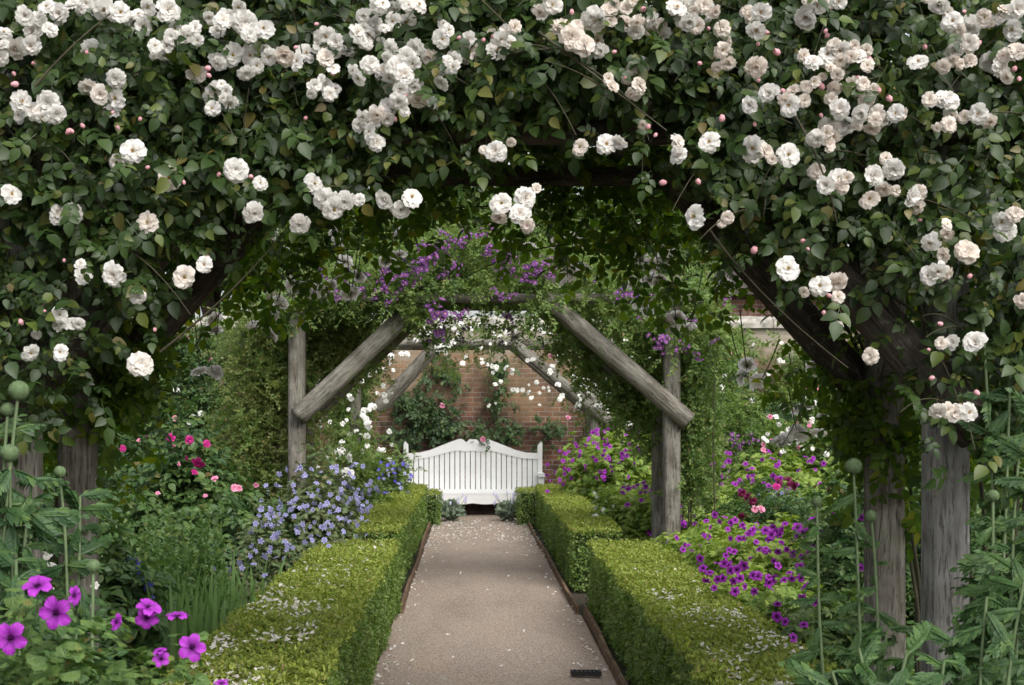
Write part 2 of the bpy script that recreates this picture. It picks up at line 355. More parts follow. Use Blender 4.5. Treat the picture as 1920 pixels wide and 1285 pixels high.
def calyx(m,stem=1.6,lean=.35):
    g=[ball((0,0,-.16),.13,m,6,.9)]
    for i in range(5): g.append(xf(T_([(-.07,0,0),(.07,0,0),(0,.45,-.05)],[(0,1,2)],m),i*1.256,1,(0,0,-.08),-.2))
    k=4; V=[];T=[]
    for j in range(4):
        t=j/3
        for i in range(k): V.append((.03*math.cos(1.57*i)+lean*t*t,.03*math.sin(1.57*i),-.2-stem*t))
    for j in range(3):
        for i in range(k): a=j*k+i;b=j*k+(i+1)%k; T+=[(a,b,b+k),(a,b+k,a+k)]
    g.append(T_(V,T,m)); return cat(*g)
def rose(seed,layers,stamens=True,hi=True,stem=1.6):
    """a double bloom of radius 1: petals 0 outer, 1 inner, 2 stamens, 3 calyx"""
    r=random.Random(seed); g=[]
    nu,nv=(5,4) if hi else (2,2)
    for (n,tilt,L,m) in layers:
        o=r.uniform(0,6)
        for i in range(n):
            a=o+6.283*i/n+r.uniform(-.18,.18); t=math.radians(tilt+r.uniform(-11,11)); l=L*r.uniform(.86,1.08)
            g.append(xf(petal(l,l*r.uniform(.75,1.02),r.uniform(.08,.2),r.uniform(.05,.11),r.uniform(0,6),nu,nv,-r.uniform(.1,.5),r.uniform(.02,.12),m),a,1,(0,0,0),t,r.uniform(-.2,.2)))
    if stamens:
        for i in range(26 if hi else 6):
            a=r.uniform(0,6.28); q=r.uniform(.02,.13); g.append(T_([(q*.3*math.cos(a),q*.3*math.sin(a),.0),(q*math.cos(a)+.02,q*math.sin(a),.24),(q*math.cos(a)-.02,q*math.sin(a)+.02,.24),],[(0,1,2)],2))
            g.append(ball((q*math.cos(a),q*math.sin(a),.25),.026,2,4))
    g.append(calyx(3,stem)); 
    G=Geo(); t=cat(*g); G.add(*t[:2],t[2]); return G
def mk(G,name,mats,smooth=True): return G.mesh(name,mats,(0,0,0),smooth)
RM=[M['white'],M['cream'],M['stamen'],M['calyx']]
ROSES=[
 mk(rose(1,[(7,4,1,0),(7,14,.92,0),(7,26,.78,0),(6,42,.55,0),(6,55,.36,1)]),'open_rose',RM),
 mk(rose(2,[(7,-4,1,0),(8,10,.95,0),(8,24,.84,0),(8,40,.68,0),(8,55,.52,0),(8,68,.36,1)],False),'double_rose',RM),
 mk(rose(3,[(6,0,1,0),(7,18,.9,0),(8,32,.76,0),(8,48,.6,1),(7,62,.45,1),(6,74,.32,1)],False),'quartered_rose',RM),
 mk(rose(4,[(7,8,1,0),(6,20,.86,0),(5,30,.66,0),(5,50,.42,0)]),'flat_rose',RM),
 mk(rose(5,[(7,28,1,0),(7,42,.95,0),(8,55,.85,0),(6,66,.6,1)],False),'cupped_rose',RM),
 mk(rose(6,[(5,-20,1,0),(6,10,.9,0),(5,35,.7,0),(3,60,.5,1)]),'blown_rose',RM)]
M['thin']=petalmat('backlit_petal',(.90,.86,.81),(.93,.90,.86),.72,.6,(.96,.92,.88))  # lightened petal copy for the rear blooms: backlight put into the colour
BACK=[]
for k_ in (1,2,4,5):
    me_=ROSES[k_].copy(); me_.name='shaded_rose'; me_.materials[0]=M['thin']; me_.materials[1]=M['thin']; BACK.append(me_)  # 'thin' is the petal copy with backlight put into its colour
NOD=[ROSES[5],ROSES[4],ROSES[1],ROSES[3]]
def budmesh(m): 
    g=[]
    b=ball((0,0,.35),.62,0,10,1.35); v=b[0].copy(); v[:,:2]*=np.clip(1.15-.35*(v[:,2:3]),.3,1.1); g.append((v,b[1],b[2]))
    for i in range(3): g.append(xf(petal(1.15,.9,.25,.03,i,4,4,.35,0,0),i*2.1,1,(0,0,-.15),1.25)); g.append(calyx(1,2.6,.6)); t=cat(*g); G=Geo(); G.add(*t[:2],t[2]); return mk(G,'rose_bud',[m,M['calyx']])
BUD=budmesh(M['bud'])
def smallrose(name,m,mi,seed=0): return mk(rose(seed,[(6,5,1,0),(6,28,.8,0),(5,50,.55,1)],False,False,1.0),name,[m,mi,M['stamen'],M['calyx']])
WSM=[smallrose('small_white_rose',M['wwhite'],M['wwhite'],21),smallrose('small_white_rose',M['wwhite'],M['wwhite'],22)]
PSM=[smallrose('small_pink_rose',M['pink'],M['pink_in'],23)]; CER=[smallrose('cerise_rose',M['cerise'],M['cerise'],24)]; CRI=[smallrose('crimson_rose',M['crimson'],M['crimson'],25)]
def ger(name,c,d,n=5,W=.95,pale=False):
    g=[]
    for i in range(n):
        p=petal(1,W*.83,.12,.06,i*1.7,6,5,-.35,.04,0,.15); v,t,m=p; m=np.array([1 if j<12 and False else 0 for j in range(len(t))]) # the claw is dark
        rr=random.Random(i+n); g.append(xf((v*rr.uniform(.92,1.04),t,m),6.283*i/n+rr.uniform(-.06,.06),1,(0,0,0),.22+rr.uniform(-.1,.12),rr.uniform(-.15,.15)))
    g.append(ball((0,0,.04),.10,1,6,1.6)); g.append(calyx(2,2.2,.5)); t=cat(*g); G=Geo(); G.add(*t[:2],t[2]); return mk(G,name,[c,d,M['calyx']])
GER=ger('magenta_cranesbill',M['magenta'],M['mag_dark']); BGER=ger('blue_cranesbill',M['blueviolet'],M['bv_pale'],5,.8)
DBL=ger('deep_blue_flower',M['deepblue'],M['bv_pale'],5,.7); WGER=ger('white_flower',M['wwhite'],M['yellow'],6,.8)
def cluster(seed,mats,n=9):
    r=random.Random(seed); G=Geo(); base=cat(*[xf(petal(1,.9,.12,.03,i,2,2,0,.03,0),1.256*i,1,(0,0,0),.35) for i in range(5)],*[xf(petal(.45,.6,.1,0,i,2,1,0,0,1),2.09*i,1,(0,0,.05),.9) for i in range(3)])
    for i in range(n):
        d=np.array([r.gauss(0,.5),r.gauss(0,.5),r.gauss(.25,.35)]); ax=np.array([[d[0]*.8,d[1]*.8,.8]]); G.inst(base,[d],ax,np.array([[0.3,1,.1]]),[r.uniform(.25,.42)])
        G.tube([(0,0,-.8),(d[0]*.5,d[1]*.5,-.2),d],.02,.015,3,2)
    return mk(G,'flower_cluster',mats)
RCL=[cluster(i,[M['ramb'],M['ramb2'],M['stem']],10) for i in range(3)]+[cluster(8,[M['ramb3'],M['ramb3'],M['stem']],9)]

# ------------------------------------------------------------------ setting: ground and path
def groundmat():
    m,n,b,out=newmat('soil'); p=geocoord(n); a=noise(n,1.2,5,p); c=noise(n,45,4,p,.7)
    r=ramp(n,[(.3,(.035,.025,.017)),(.7,(.085,.062,.042))],c.outputs[0]); r2=ramp(n,[(.45,(0,0,0)),(.6,(1,1,1))],a.outputs[0])
    n.links.new(mix(n,r.outputs[0],(.045,.06,.025),r2.outputs[0]),b.inputs['Base Color']); b.inputs['Roughness'].default_value=.95
    bp=n.nodes.new('ShaderNodeBump'); bp.inputs['Distance'].default_value=.03; n.links.new(c.outputs[0],bp.inputs['Height']); n.links.new(bp.outputs[0],b.inputs['Normal']); return m
def pathmat():
    m,n,b,out=newmat('hoggin_gravel'); p=geocoord(n)
    mp=n.nodes.new('ShaderNodeMapping'); mp.inputs['Scale'].default_value=(1,.35,1); n.links.new(p,mp.inputs[0])
    a=noise(n,2.2,6,mp.outputs[0],.6); c=noise(n,85,5,p,.75); v=n.nodes.new('ShaderNodeTexVoronoi'); v.inputs['Scale'].default_value=70; n.links.new(p,v.inputs['Vector'])
    r=ramp(n,[(.25,(.20,.165,.13)),(.5,(.38,.32,.26)),(.62,(.49,.42,.35)),(.8,(.66,.60,.53))],c.outputs[0])
    r2=ramp(n,[(.3,(.86,.84,.82)),(.5,(1,1,1)),(.7,(1.08,1.03,.97))],a.outputs[0])
    col=mix(n,r.outputs[0],r2.outputs[0],1.0,'MULTIPLY')
    rv=ramp(n,[(0,(1.35,1.33,1.3)),(.25,(1,1,1)),(.6,(.55,.5,.48))],v.outputs['Distance']); col=mix(n,col,rv.outputs[0],.8,'MULTIPLY')
    mp2=n.nodes.new('ShaderNodeMapping'); mp2.inputs['Scale'].default_value=(.8,.5,1); n.links.new(p,mp2.inputs[0])
    d=noise(n,1.1,3,mp2.outputs[0]); rd=ramp(n,[(.45,(1.05,1.05,1.05)),(.75,(.92,.91,.93))],d.outputs[0]); col=mix(n,col,rd.outputs[0],1.0,'MULTIPLY')
    n.links.new(col,b.inputs['Base Color']); b.inputs['Roughness'].default_value=.9; b.inputs['Specular IOR Level'].default_value=.2
    bp=n.nodes.new('ShaderNodeBump'); bp.inputs['Strength'].default_value=.7; bp.inputs['Distance'].default_value=.012
    n.links.new(c.outputs[0],bp.inputs['Height']); n.links.new(bp.outputs[0],b.inputs['Normal']); return m
M['soil']=groundmat(); M['path']=pathmat()
g=Geo(); g.add([(-150,-40,0),(150,-40,0),(150,300,0),(-150,300,0)],[(0,1,2),(0,2,3)]); o=g.obj('ground',M['soil']); o['kind']='structure'
# gently uneven gravel, a shallow lip where the two runs of edging meet
g=Geo(); ys=np.linspace(1,21.6,160); xs=np.linspace(0,1,16); V=[]
for y in ys:
    l=-.60 if y<11 else -.555; r=.83 if y<11 else .79-.007*(y-11)
    if y>19.75: l,r=-1.25,1.3
    for t in xs: 
        x=l+(r-l)*t; V.append((x,y,.012+.022*math.sin(math.pi*t)+.012/(1+math.exp(-(y-11.1)*14))+.004*math.sin(x*9+y*3)+.004*math.sin(y*2.1)))
nX=len(xs); T=[]
for i in range(len(ys)-1):
    for j in range(nX-1): a=i*nX+j; T+=[(a,a+1,a+nX+1),(a,a+nX+1,a+nX)]
g.add(V,T); o=g.obj('path',M['path'],smooth=True); o['kind']='structure'

def board(x0,y0,x1,y1,label):
    n=40; G=Geo(); L=math.hypot(x1-x0,y1-y0); 
    for a,b in ((0,L),):
        pts=[]; V=[];T=[]
        for i in range(n+1):
            z=L*i/n; w=.012; h=.085+.006*math.sin(z*1.7)+.004*math.sin(z*5.1); wob=.008*math.sin(z*1.3)
            V+=[(-w+wob,0,z),(w+wob,0,z),(w+wob,h,z),(-w+wob,h,z)]
            if i:
                c=4*(i-1)
                for k in range(4): p=c+k;q=c+(k+1)%4; T+=[(p,q,q+4),(p,q+4,p+4)]
        T+=[(0,1,2),(0,2,3),(4*n,4*n+2,4*n+1),(4*n,4*n+3,4*n+2)]; G.add(V,T)
    o=bpy.data.objects.new('edging_board',G.mesh('edging_board',[M['board']])); COL.objects.link(o)
    d=Vector((x1-x0,y1-y0,0)).normalized(); up=Vector((0,0,1)); xa=up.cross(d)
    o.matrix_basis=Matrix.Translation((x0,y0,0))@Matrix((( xa.x,up.x,d.x,0),(xa.y,up.y,d.y,0),(xa.z,up.z,d.z,0),(0,0,0,1)))
    return tag(o,label,'edging board','wooden boards edging the path')
board(-.615,2,-.64,11.0,'near wooden edging board along the left side of the gravel path')
board(-.555,11.05,-.60,19.7,'far wooden edging board left of the gravel path towards the bench')
board(.845,2,.85,10.95,'near wooden edging board along the right side of the gravel path')
board(.80,11.0,.735,19.7,'far wooden edging board right of the gravel path towards the bench')

# ------------------------------------------------------------------ brick wall with coping, taller building behind
def brickmat(name,scale=1.0,lichen=True):
    m,n,b,out=newmat(name); p=geocoord(n)
    sp=n.nodes.new('ShaderNodeSeparateXYZ'); n.links.new(p,sp.inputs[0]); cb=n.nodes.new('ShaderNodeCombineXYZ'); n.links.new(sp.outputs[0],cb.inputs[0]); n.links.new(sp.outputs[2],cb.inputs[1])
    wn=noise(n,3,2,p); wm=n.nodes.new('ShaderNodeVectorMath'); wm.operation='SCALE'; wm.inputs['Scale'].default_value=.02; n.links.new(wn.outputs['Color'],wm.inputs[0])
    wa=n.nodes.new('ShaderNodeVectorMath'); n.links.new(cb.outputs[0],wa.inputs[0]); n.links.new(wm.outputs[0],wa.inputs[1])
    bt=n.nodes.new('ShaderNodeTexBrick'); bt.inputs['Scale'].default_value=1; bt.inputs['Brick Width'].default_value=.225; bt.inputs['Row Height'].default_value=.075
    bt.inputs['Mortar Size'].default_value=.008; bt.inputs['Mortar Smooth'].default_value=.3; bt.inputs['Bias'].default_value=-.1
    bt.inputs['Color1'].default_value=(.20,.10,.065,1); bt.inputs['Color2'].default_value=(.10,.06,.05,1); bt.inputs['Mortar'].default_value=(.27,.24,.21,1)
    n.links.new(wa.outputs[0],bt.inputs['Vector'])
    col=bt.outputs['Color']
    n1=noise(n,5,4,p); r1=ramp(n,[(.32,(.42,.40,.42)),(.5,(.95,.95,.95)),(.7,(1.35,1.25,1.1))],n1.outputs[0]); col=mix(n,col,r1.outputs[0],1.0,'MULTIPLY')
    if lichen:
        n2=noise(n,1.3,5,p,.65)
        ad=n.nodes.new('ShaderNodeMath'); ad.operation='MULTIPLY_ADD'; ad.inputs[1].default_value=.30; n.links.new(sp.outputs[2],ad.inputs[0]); n.links.new(n2.outputs[0],ad.inputs[2])   # height plus noise
        r2=ramp(n,[(.39,(0,0,0)),(.50,(1,1,1))],None); mm=n.nodes.new('ShaderNodeMath'); mm.operation='MULTIPLY'; mm.inputs[1].default_value=.42; n.links.new(ad.outputs[0],mm.inputs[0]); n.links.new(mm.outputs[0],r2.inputs[0])
        col=mix(n,col,mix(n,col,(.27,.20,.11),.6),r2.outputs[0])
        r3=ramp(n,[(.49,(0,0,0)),(.57,(1,1,1))],mm.outputs[0]); col=mix(n,col,mix(n,col,(.36,.33,.28),.72),r3.outputs[0])
    n.links.new(col,b.inputs['Base Color']); b.inputs['Roughness'].default_value=.9; b.inputs['Specular IOR Level'].default_value=.2
    bp=n.nodes.new('ShaderNodeBump'); bp.inputs['Strength'].default_value=.8; bp.inputs['Distance'].default_value=.012; bp.invert=True
    n.links.new(bt.outputs['Fac'],bp.inputs['Height']); n.links.new(bp.outputs[0],b.inputs['Normal']); return m
M['brick']=brickmat('old_brick'); M['brick2']=brickmat('red_brick',1,False)
M['stone']=plain('coping_stone',(.33,.31,.27),.9,.45,9,.1)
M['slate']=plain('roof_tile',(.06,.05,.045),.8,.4,6)
YW=22.1
wl=thing('brick_wall','long old red brick garden wall behind the bench, yellowed with lichen near its top','wall',(0,YW,0))
g=Geo(); g.box((-16,YW,0),(16,YW+.36,2.86)); g.obj('brickwork',M['brick'],wl)
g=Geo(); x=-16.0; k=0
while x<16:
    L=R.uniform(.5,.75); dz=R.uniform(-.012,.012); dy=R.uniform(-.015,.015); k+=1
    V=[];prof=[(YW-.07+dy,2.861),(YW-.07+dy,2.92+dz),(YW+.0,3.0+dz),(YW+.18,3.05+dz),(YW+.36,3.0+dz),(YW+.43,2.92+dz),(YW+.43,2.861)]
    n=len(prof)
    for xx in (x,x+L-.012): V+=[(xx,a,b) for a,b in prof]
    T=[(i,(i+1)%n,(i+1)%n+n) for i in range(n)]+[(i,(i+1)%n+n,i+n) for i in range(n)]+[(0,i+1,i) for i in range(1,n-1)]+[(n,n+i,n+i+1) for i in range(1,n-1)]
    g.add(V,T); x+=L
g.obj('coping',M['stone'],wl)
bh=thing('brick_outbuilding','red brick garden building with tiled roof rising beyond the wall','building',(6.2,26,0))
g=Geo(); g.box((4.2,26,0),(11.5,30,3.85)); g.obj('wall',M['brick2'],bh)
g=Geo(); V=[(4.0,25.7,3.8),(11.7,25.7,3.8),(11.7,28,4.7),(4.0,28,4.7),(11.7,30.3,3.8),(4.0,30.3,3.8)]
g.add(V+[(a,b,c-.12) for a,b,c in V],[(0,1,2),(0,2,3),(3,2,4),(3,4,5),(6,8,7),(6,9,8),(9,10,8),(9,11,10),(0,6,7),(0,7,1),(5,4,10),(5,10,11),(0,3,9),(0,9,6),(3,5,11),(3,11,9),(1,7,8),(1,8,2),(2,8,10),(2,10,4)]); g.obj('roof',M['slate'],bh)

# trees beyond the wall
def treecrown(seed,n=6500):
    r=np.random.default_rng(seed); G=Geo(); cs=[]
    for i in range(26):
        d=r.normal(size=3); d/=np.linalg.norm(d); d[2]=abs(d[2])*.9-.25; cs.append((d*np.array([2.3,2.3,2.0])*r.uniform(.45,1),r.uniform(.5,1.0)))
    P=[];N=[]
    for c,rad in cs:
        m=n//26; d=r.normal(size=(m,3)); d/=np.linalg.norm(d,axis=1,keepdims=True); q=c+d*rad*r.uniform(.55,1.05,(m,1)); P.append(q); N.append(d*.6+[0,0,.8]+r.normal(size=(m,3))*.5)
    P=np.concatenate(P)+[0,0,5.2]; N=np.concatenate(N); T=r.normal(size=P.shape)+[0,0,-.6]
    for i,s in enumerate(SPRIG): G.inst(s,P[i::3],N[i::3],T[i::3],r.uniform(.28,.5,len(P[i::3])))
    return G,cs
tg,tcs=treecrown(3); tree_mesh=tg.mesh('crown',[M['tree_leaf']])
tr=Geo(); tr.tube([(0,0,0),(.05,.03,1.5),(0,.05,3),(.05,0,5)],.22,.10,10)
for c,rad in tcs[:12]: tr.tube(bez((0,.03,2.6+R.random()),(c[0]*.3,c[1]*.3,4.2),(c[0],c[1],c[2]+5.2),7),.07,.015,6)
trunk_mesh=tr.mesh('trunk',[M['bark']],(0,0,0),True)
for x,y,s,rz,lb in [(-9.5,27.5,1.1,0,'broad green tree beyond the wall at the far left'),(-5.2,28.5,1.25,1.3,'tall leafy tree beyond the wall left of the arches'),(-1.0,30,1.05,2.2,'green tree beyond the wall directly above the bench'),
    (2.6,27.2,.95,3.9,'low green tree between the bench and the brick outbuilding'),(10.5,33,1.35,5,'big green tree behind the brick outbuilding'),(-3.6,26.6,.92,.7,'small rounded green tree close behind the wall left of the bench'),(4.6,32,1.25,2.9,'tall green tree farther off behind the brick outbuilding'),
    (-14,31,1.4,4.1,'large tree at the far left end beyond the wall')]:
    t=thing('garden_tree',lb,'tree',(x,y,0),'trees beyond the brick wall'); t.rotation_euler.z=rz; t.scale=(s,s,s*.93)
    for me,nm in ((tree_mesh,'crown'),(trunk_mesh,'trunk')):
        o=bpy.data.objects.new(nm,me); COL.objects.link(o); o.parent=t

# ------------------------------------------------------------------ white bench
YB=21.25; XB=-.01
bn=thing('garden_bench','white painted garden bench with curved slatted back standing against the brick wall','bench',(XB,YB,0))
def smooth(xs,pts):
    return np.interp(xs,[p[0] for p in pts],[p[1] for p in pts])
top=[(0,1.150),(.03,1.158),(.06,1.150),(.085,1.118),(.10,1.108),(.115,1.122),(.15,1.155),(.19,1.162),(.24,1.150),(.35,1.110),(.5,1.050),(.65,.99),(.8,.955),(.98,.945)]
bot=[(0,.985),(.06,.975),(.10,.968),(.14,.972),(.2,.985),(.26,.985),(.35,.965),(.5,.925),(.65,.885),(.8,.865),(.98,.855)]
xs=np.linspace(-.97,.97,99); pr=[(XB+x,float(smooth(abs(x),top)),float(smooth(abs(x),bot))) for x in xs]
g=Geo(); g.prism(pr,YB-.025,YB+.025); g.obj('top_rail',M['paint'],bn)
for sx in (-1,1):
    g=Geo(); x=XB+sx*1.0; g.box((x-.035,YB-.035,0),(x+.035,YB+.035,1.06)); g.obj('post',M['paint'],bn); pst=COL.objects[-1]; g=Geo(); g.prism([(x-.035,1.06,1.055),(x-.03 if sx<0 else x+.0,1.10,1.055),(x-.012 if sx<0 else x+.012,1.125,1.055),(x+.035,1.075 if sx<0 else 1.10,1.055)],YB-.03,YB+.03); o=g.obj('finial',M['paint'],bn); o.parent=pst
g=Geo(); n=25
for i in range(n):
    x=-.965+1.93*(i+.5)/n; zb=float(smooth(abs(x),bot))+.02; g.box((XB+x-.032,YB-.012,.40),(XB+x+.032,YB+.012,zb))
g.obj('slat',M['paint'],bn)
g=Geo(); g.box((XB-.96,YB-.028,.33),(XB+.96,YB+.028,.405)); g.obj('lower_rail',M['paint'],bn)
g=Geo(); g.box((XB-.94,YB-.30,0),(XB+.94,YB-.26,.352)); g.obj('shadow_panel',plain('dark_timber_shadow',(.03,.022,.018),.9,.5,12,.1),bn)  # panel added under the seat: dark timber with the shadow in its colour
g=Geo(); 
for i in range(5): g.box((XB-1.0,YB-.53+i*.1,.360),(XB+1.0,YB-.53+i*.1+.088,.385))
g.obj('seat',M['paint'],bn)
g=Geo(); ap=[]
for x in np.linspace(-.98,.98,120):
    a=abs(x); z=.235-.018*abs(math.sin(a*math.pi/.36))+ (.03*math.exp(-((a-.62)/.11)**2))-(.02 if a>.8 else 0)
    ap.append((XB+x,.358,z))
g.prism(ap,YB-.53,YB-.505); g.obj('apron',M['paint'],bn)
for sx in (-1,1):
    g=Geo(); x=XB+sx*1.0; g.box((x-.035,YB-.57,0),(x+.035,YB-.505,.62)); g.obj('leg',M['paint'],bn)
    g=Geo(); g.prism([(x-.05,.66,.622),(x+.05,.66,.622)],YB-.62,YB-.037); g.obj('armrest',M['paint'],bn)

# ------------------------------------------------------------------ timber arches
def log(name,p0,p1,r,parent,sq=2.0,mat='wood',taper=.93,seed=0,bow=0):
    p0=Vector(p0);p1=Vector(p1); L=(p1-p0).length; k=28; n=36; V=[];T=[]; rr=random.Random(seed)
    ph=[rr.uniform(0,6) for _ in range(8)]; gro=[(rr.uniform(0,6.28),rr.uniform(.02,.06)) for _ in range(4)]
    for i in range(n+1):
        t=i/n; z=L*t
        for j in range(k):
            a=6.2832*j/k; c,s=math.cos(a),math.sin(a)
            q=(abs(c)**sq+abs(s)**sq)**(-1/sq)
            q*=1+.02*math.sin(3*a+ph[0]+z*1.1)+.018*math.sin(z*4+ph[1]+a)+.012*math.sin(5*a+ph[2]-z*2.3)
            for ga,gd in gro:
                da=(a-ga-.15*math.sin(z*1.4+ga)+math.pi)%6.2832-math.pi; q-=gd*math.exp(-(da/.10)**2)
            R_=r*q*(1-(1-taper)*t); V.append((R_*c+bow*math.sin(math.pi*t),R_*s,z))
        if i:
            b=(i-1)*k
            for j in range(k): p=b+j;q2=b+(j+1)%k; T+=[(p,q2,q2+k),(p,q2+k,p+k)]
    c0=len(V); V+=[(0,0,0),(0,0,L)]
    for j in range(k): T+=[(c0,(j+1)%k,j),(c0+1,n*k+j,n*k+(j+1)%k)]
    G=Geo(); G.add(V,T); o=bpy.data.objects.new(name,G.mesh(name,[M[mat]],(0,0,0),True)); COL.objects.link(o); o.parent=parent
    o.matrix_basis=Matrix.Translation(p0-parent.location)@(p1-p0).to_track_quat('Z','Y').to_matrix().to_4x4()
    return o
XC=.04
def arch(Y0,dep,label,cx,mat='wood',half=1.60,H=2.52,seed=0,ext=(.17,.17),zb=(1.5,1.5),br=.088,xr=.045,pr=.074,bmat=None,bt=.50):
    bmat=bmat or mat
    t=thing('timber_arch',label,'garden arch',(cx,Y0+dep/2,0),'rustic timber arches over the path')
    for f in (0,1):
        y=Y0+dep*f
        for sx in (-1,1):
            log('post',(cx+sx*half,y,0),(cx+sx*half,y,H+.08),pr,t,4.0,('wood_old_shade' if (f or sx<0) else mat),.96,seed+f*7+sx)  # rear and left posts take the darker wood: shade put into their colour
            o=-.10 if f==0 else .10
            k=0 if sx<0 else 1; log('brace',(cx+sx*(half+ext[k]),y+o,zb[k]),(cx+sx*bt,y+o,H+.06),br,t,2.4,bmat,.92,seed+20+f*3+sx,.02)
        log('crossbeam',(cx-half-.25,y+(.09 if f else -.09),H+.05),(cx+half+.25,y+(.09 if f else -.09),H+.04),xr,t,2.2,bmat,.9,seed+30+f,.02)
    for sx in (-1,1):
        log('side_rail',(cx+sx*half,Y0-.2,H+.18),(cx+sx*half,Y0+dep+.2,H+.18),.055,t,2.2,mat,.95,seed+40+sx)
        log('ceiling_rail',(cx+sx*.55,Y0-.2,H+.17),(cx+sx*.55,Y0+dep+.2,H+.17),.05,t,2.2,mat,.95,seed+50+sx)
    return t
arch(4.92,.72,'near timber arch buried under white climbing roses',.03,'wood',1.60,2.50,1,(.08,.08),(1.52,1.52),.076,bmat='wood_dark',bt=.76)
arch(12.15,.75,'middle timber arch carrying violet rambler roses, thick bare diagonal braces',.09,'wood_old_shade',1.60,2.50,100,(-.02,.13),(1.54,1.50),.084)
arch(19.05,.7,'far weathered timber arch in front of the bench hung with small white roses',.02,'wood_old_shade',1.60,2.44,200,(-.28,.17),(1.6,1.44),.075,.06)

# ------------------------------------------------------------------ foliage helpers
def sprays(G,tms,C,per,rad,outward,size,up=.5,down=.6,jit=.5):
    """clumps of leaves round each centre C (n,3), facing outward"""
    C=np.repeat(C,per,axis=0); n=len(C); P=C+rng.normal(size=(n,3))*rad
    N=np.asarray(outward)+[0,0,up]+rng.normal(size=(n,3))*jit
    T=rng.normal(size=(n,3))*.7+[0,0,-down]+np.asarray(outward)*.25
    k=len(tms); 
    for i,t in enumerate(tms): G.inst(t,P[i::k],N[i::k] if len(N)==n else N,T[i::k],rng.uniform(size[0],size[1],len(P[i::k])))
    return P
def dome(G,tms,c,rx,ry,h,n,size,zmin=0,inner=.55,jit=.5,up=.7):
    d=rand_unit(n); d[:,2]=np.abs(d[:,2]); rr=rng.uniform(inner,1.0,n)**.7
    lump=1+.16*np.sin(d[:,0]*7+c[0]*5)*np.sin(d[:,1]*6+c[1]*3)+.12*np.sin(d[:,2]*9+c[0])
    P=np.stack([c[0]+d[:,0]*rx*rr*lump,c[1]+d[:,1]*ry*rr*lump,zmin+d[:,2]*(h-zmin)*rr*lump],1)
    N=d*.8+[0,0,up]+rng.normal(size=(n,3))*jit; T=d*[.8,.8,0]+rng.normal(size=(n,3))*.7+[0,0,-.15]
    k=len(tms)
    for i,t in enumerate(tms): G.inst(t,P[i::k],N[i::k],T[i::k],rng.uniform(size[0],size[1],len(P[i::k])))
    return P
def put(meshes,name,parent,px,py,Y,rpx,face=.6,tip=None):
    p=at(px,py,Y); to=Vector((0,0,EYE))-Vector(p); to.normalize()
    a=to*face+Vector((R.gauss(0,.35),R.gauss(0,.25),R.gauss(.15,.35)))
    if tip: a=Vector(tip)+Vector((R.gauss(0,.25),R.gauss(0,.25),R.gauss(0,.2)))
    return place(R.choice(meshes),name,parent,p,a.normalized(),rpx*Y/F)

# ------------------------------------------------------------------ near white roses, one plant on each post
FRONT=fromzoom(0,0,[(140,90,60),(190,180,70),(90,270,75),(20,190,55),(5,320,50),(335,80,65),(580,50,75),(680,140,60),(790,150,60),(940,60,75),(830,40,50),(510,285,70),(500,480,60),(650,440,60),(655,550,70),(115,570,70),(270,575,72),(312,640,60),(870,260,45),(920,300,45),(1100,410,60),(1300,310,70),(1400,310,60),(1380,410,50),(1480,165,65),(1370,130,75),(1250,120,60),(1340,40,50),(1595,310,65),(1715,300,60),(1820,200,65),(1880,270,60),(1830,330,60),(1760,480,45),(1820,480,50),(1210,530,75),(1270,510,40),(1190,610,50),(745,850,85),(950,1000,85),(1320,955,72),(1460,1030,45),(60,1090,65),(400,1195,65),(320,1190,50),(1420,1195,65),(830,1250,70),(1830,1120,95),(1870,1170,80),(1680,1260,60),(1040,200,55),(960,210,50),(460,10,40)])
FRONT+=fromzoom(640,0,[(210,30,60),(300,60,60),(130,90,50),(85,185,55),(150,200,45),(190,130,45),(290,120,55),(370,120,55),(430,30,60),(380,30,50),(275,270,50),(430,270,65),(160,360,55),(240,400,65),(310,380,70),(350,420,60),(290,480,60),(410,490,60),(430,560,55),(320,570,55),(100,440,50),(560,220,60),(600,170,40),(630,380,45),(720,300,70),(870,290,70),(930,190,60),(970,150,45),(840,180,30),(570,460,50),(200,640,60),(250,660,50),(110,700,50),(160,740,50),(195,800,55),(865,850,65),(800,840,30),(950,800,30),(1230,150,65),(1290,210,75),(1420,110,80),(1350,250,70),(1430,230,60),(1110,60,60),(1180,30,60),(1590,130,60),(1650,180,50),(1600,50,50),(1800,200,60),(1750,120,50),(1880,50,70),(1660,380,65),(1670,480,55),(1510,490,45),(1340,825,50),(1480,810,65),(1880,800,55),(1890,870,55),(1690,700,30),(250,1115,60),(395,1110,65),(330,1165,60),(895,1140,65),(1030,1110,70),(1000,1200,65),(1090,1060,35),(20,1130,60)])
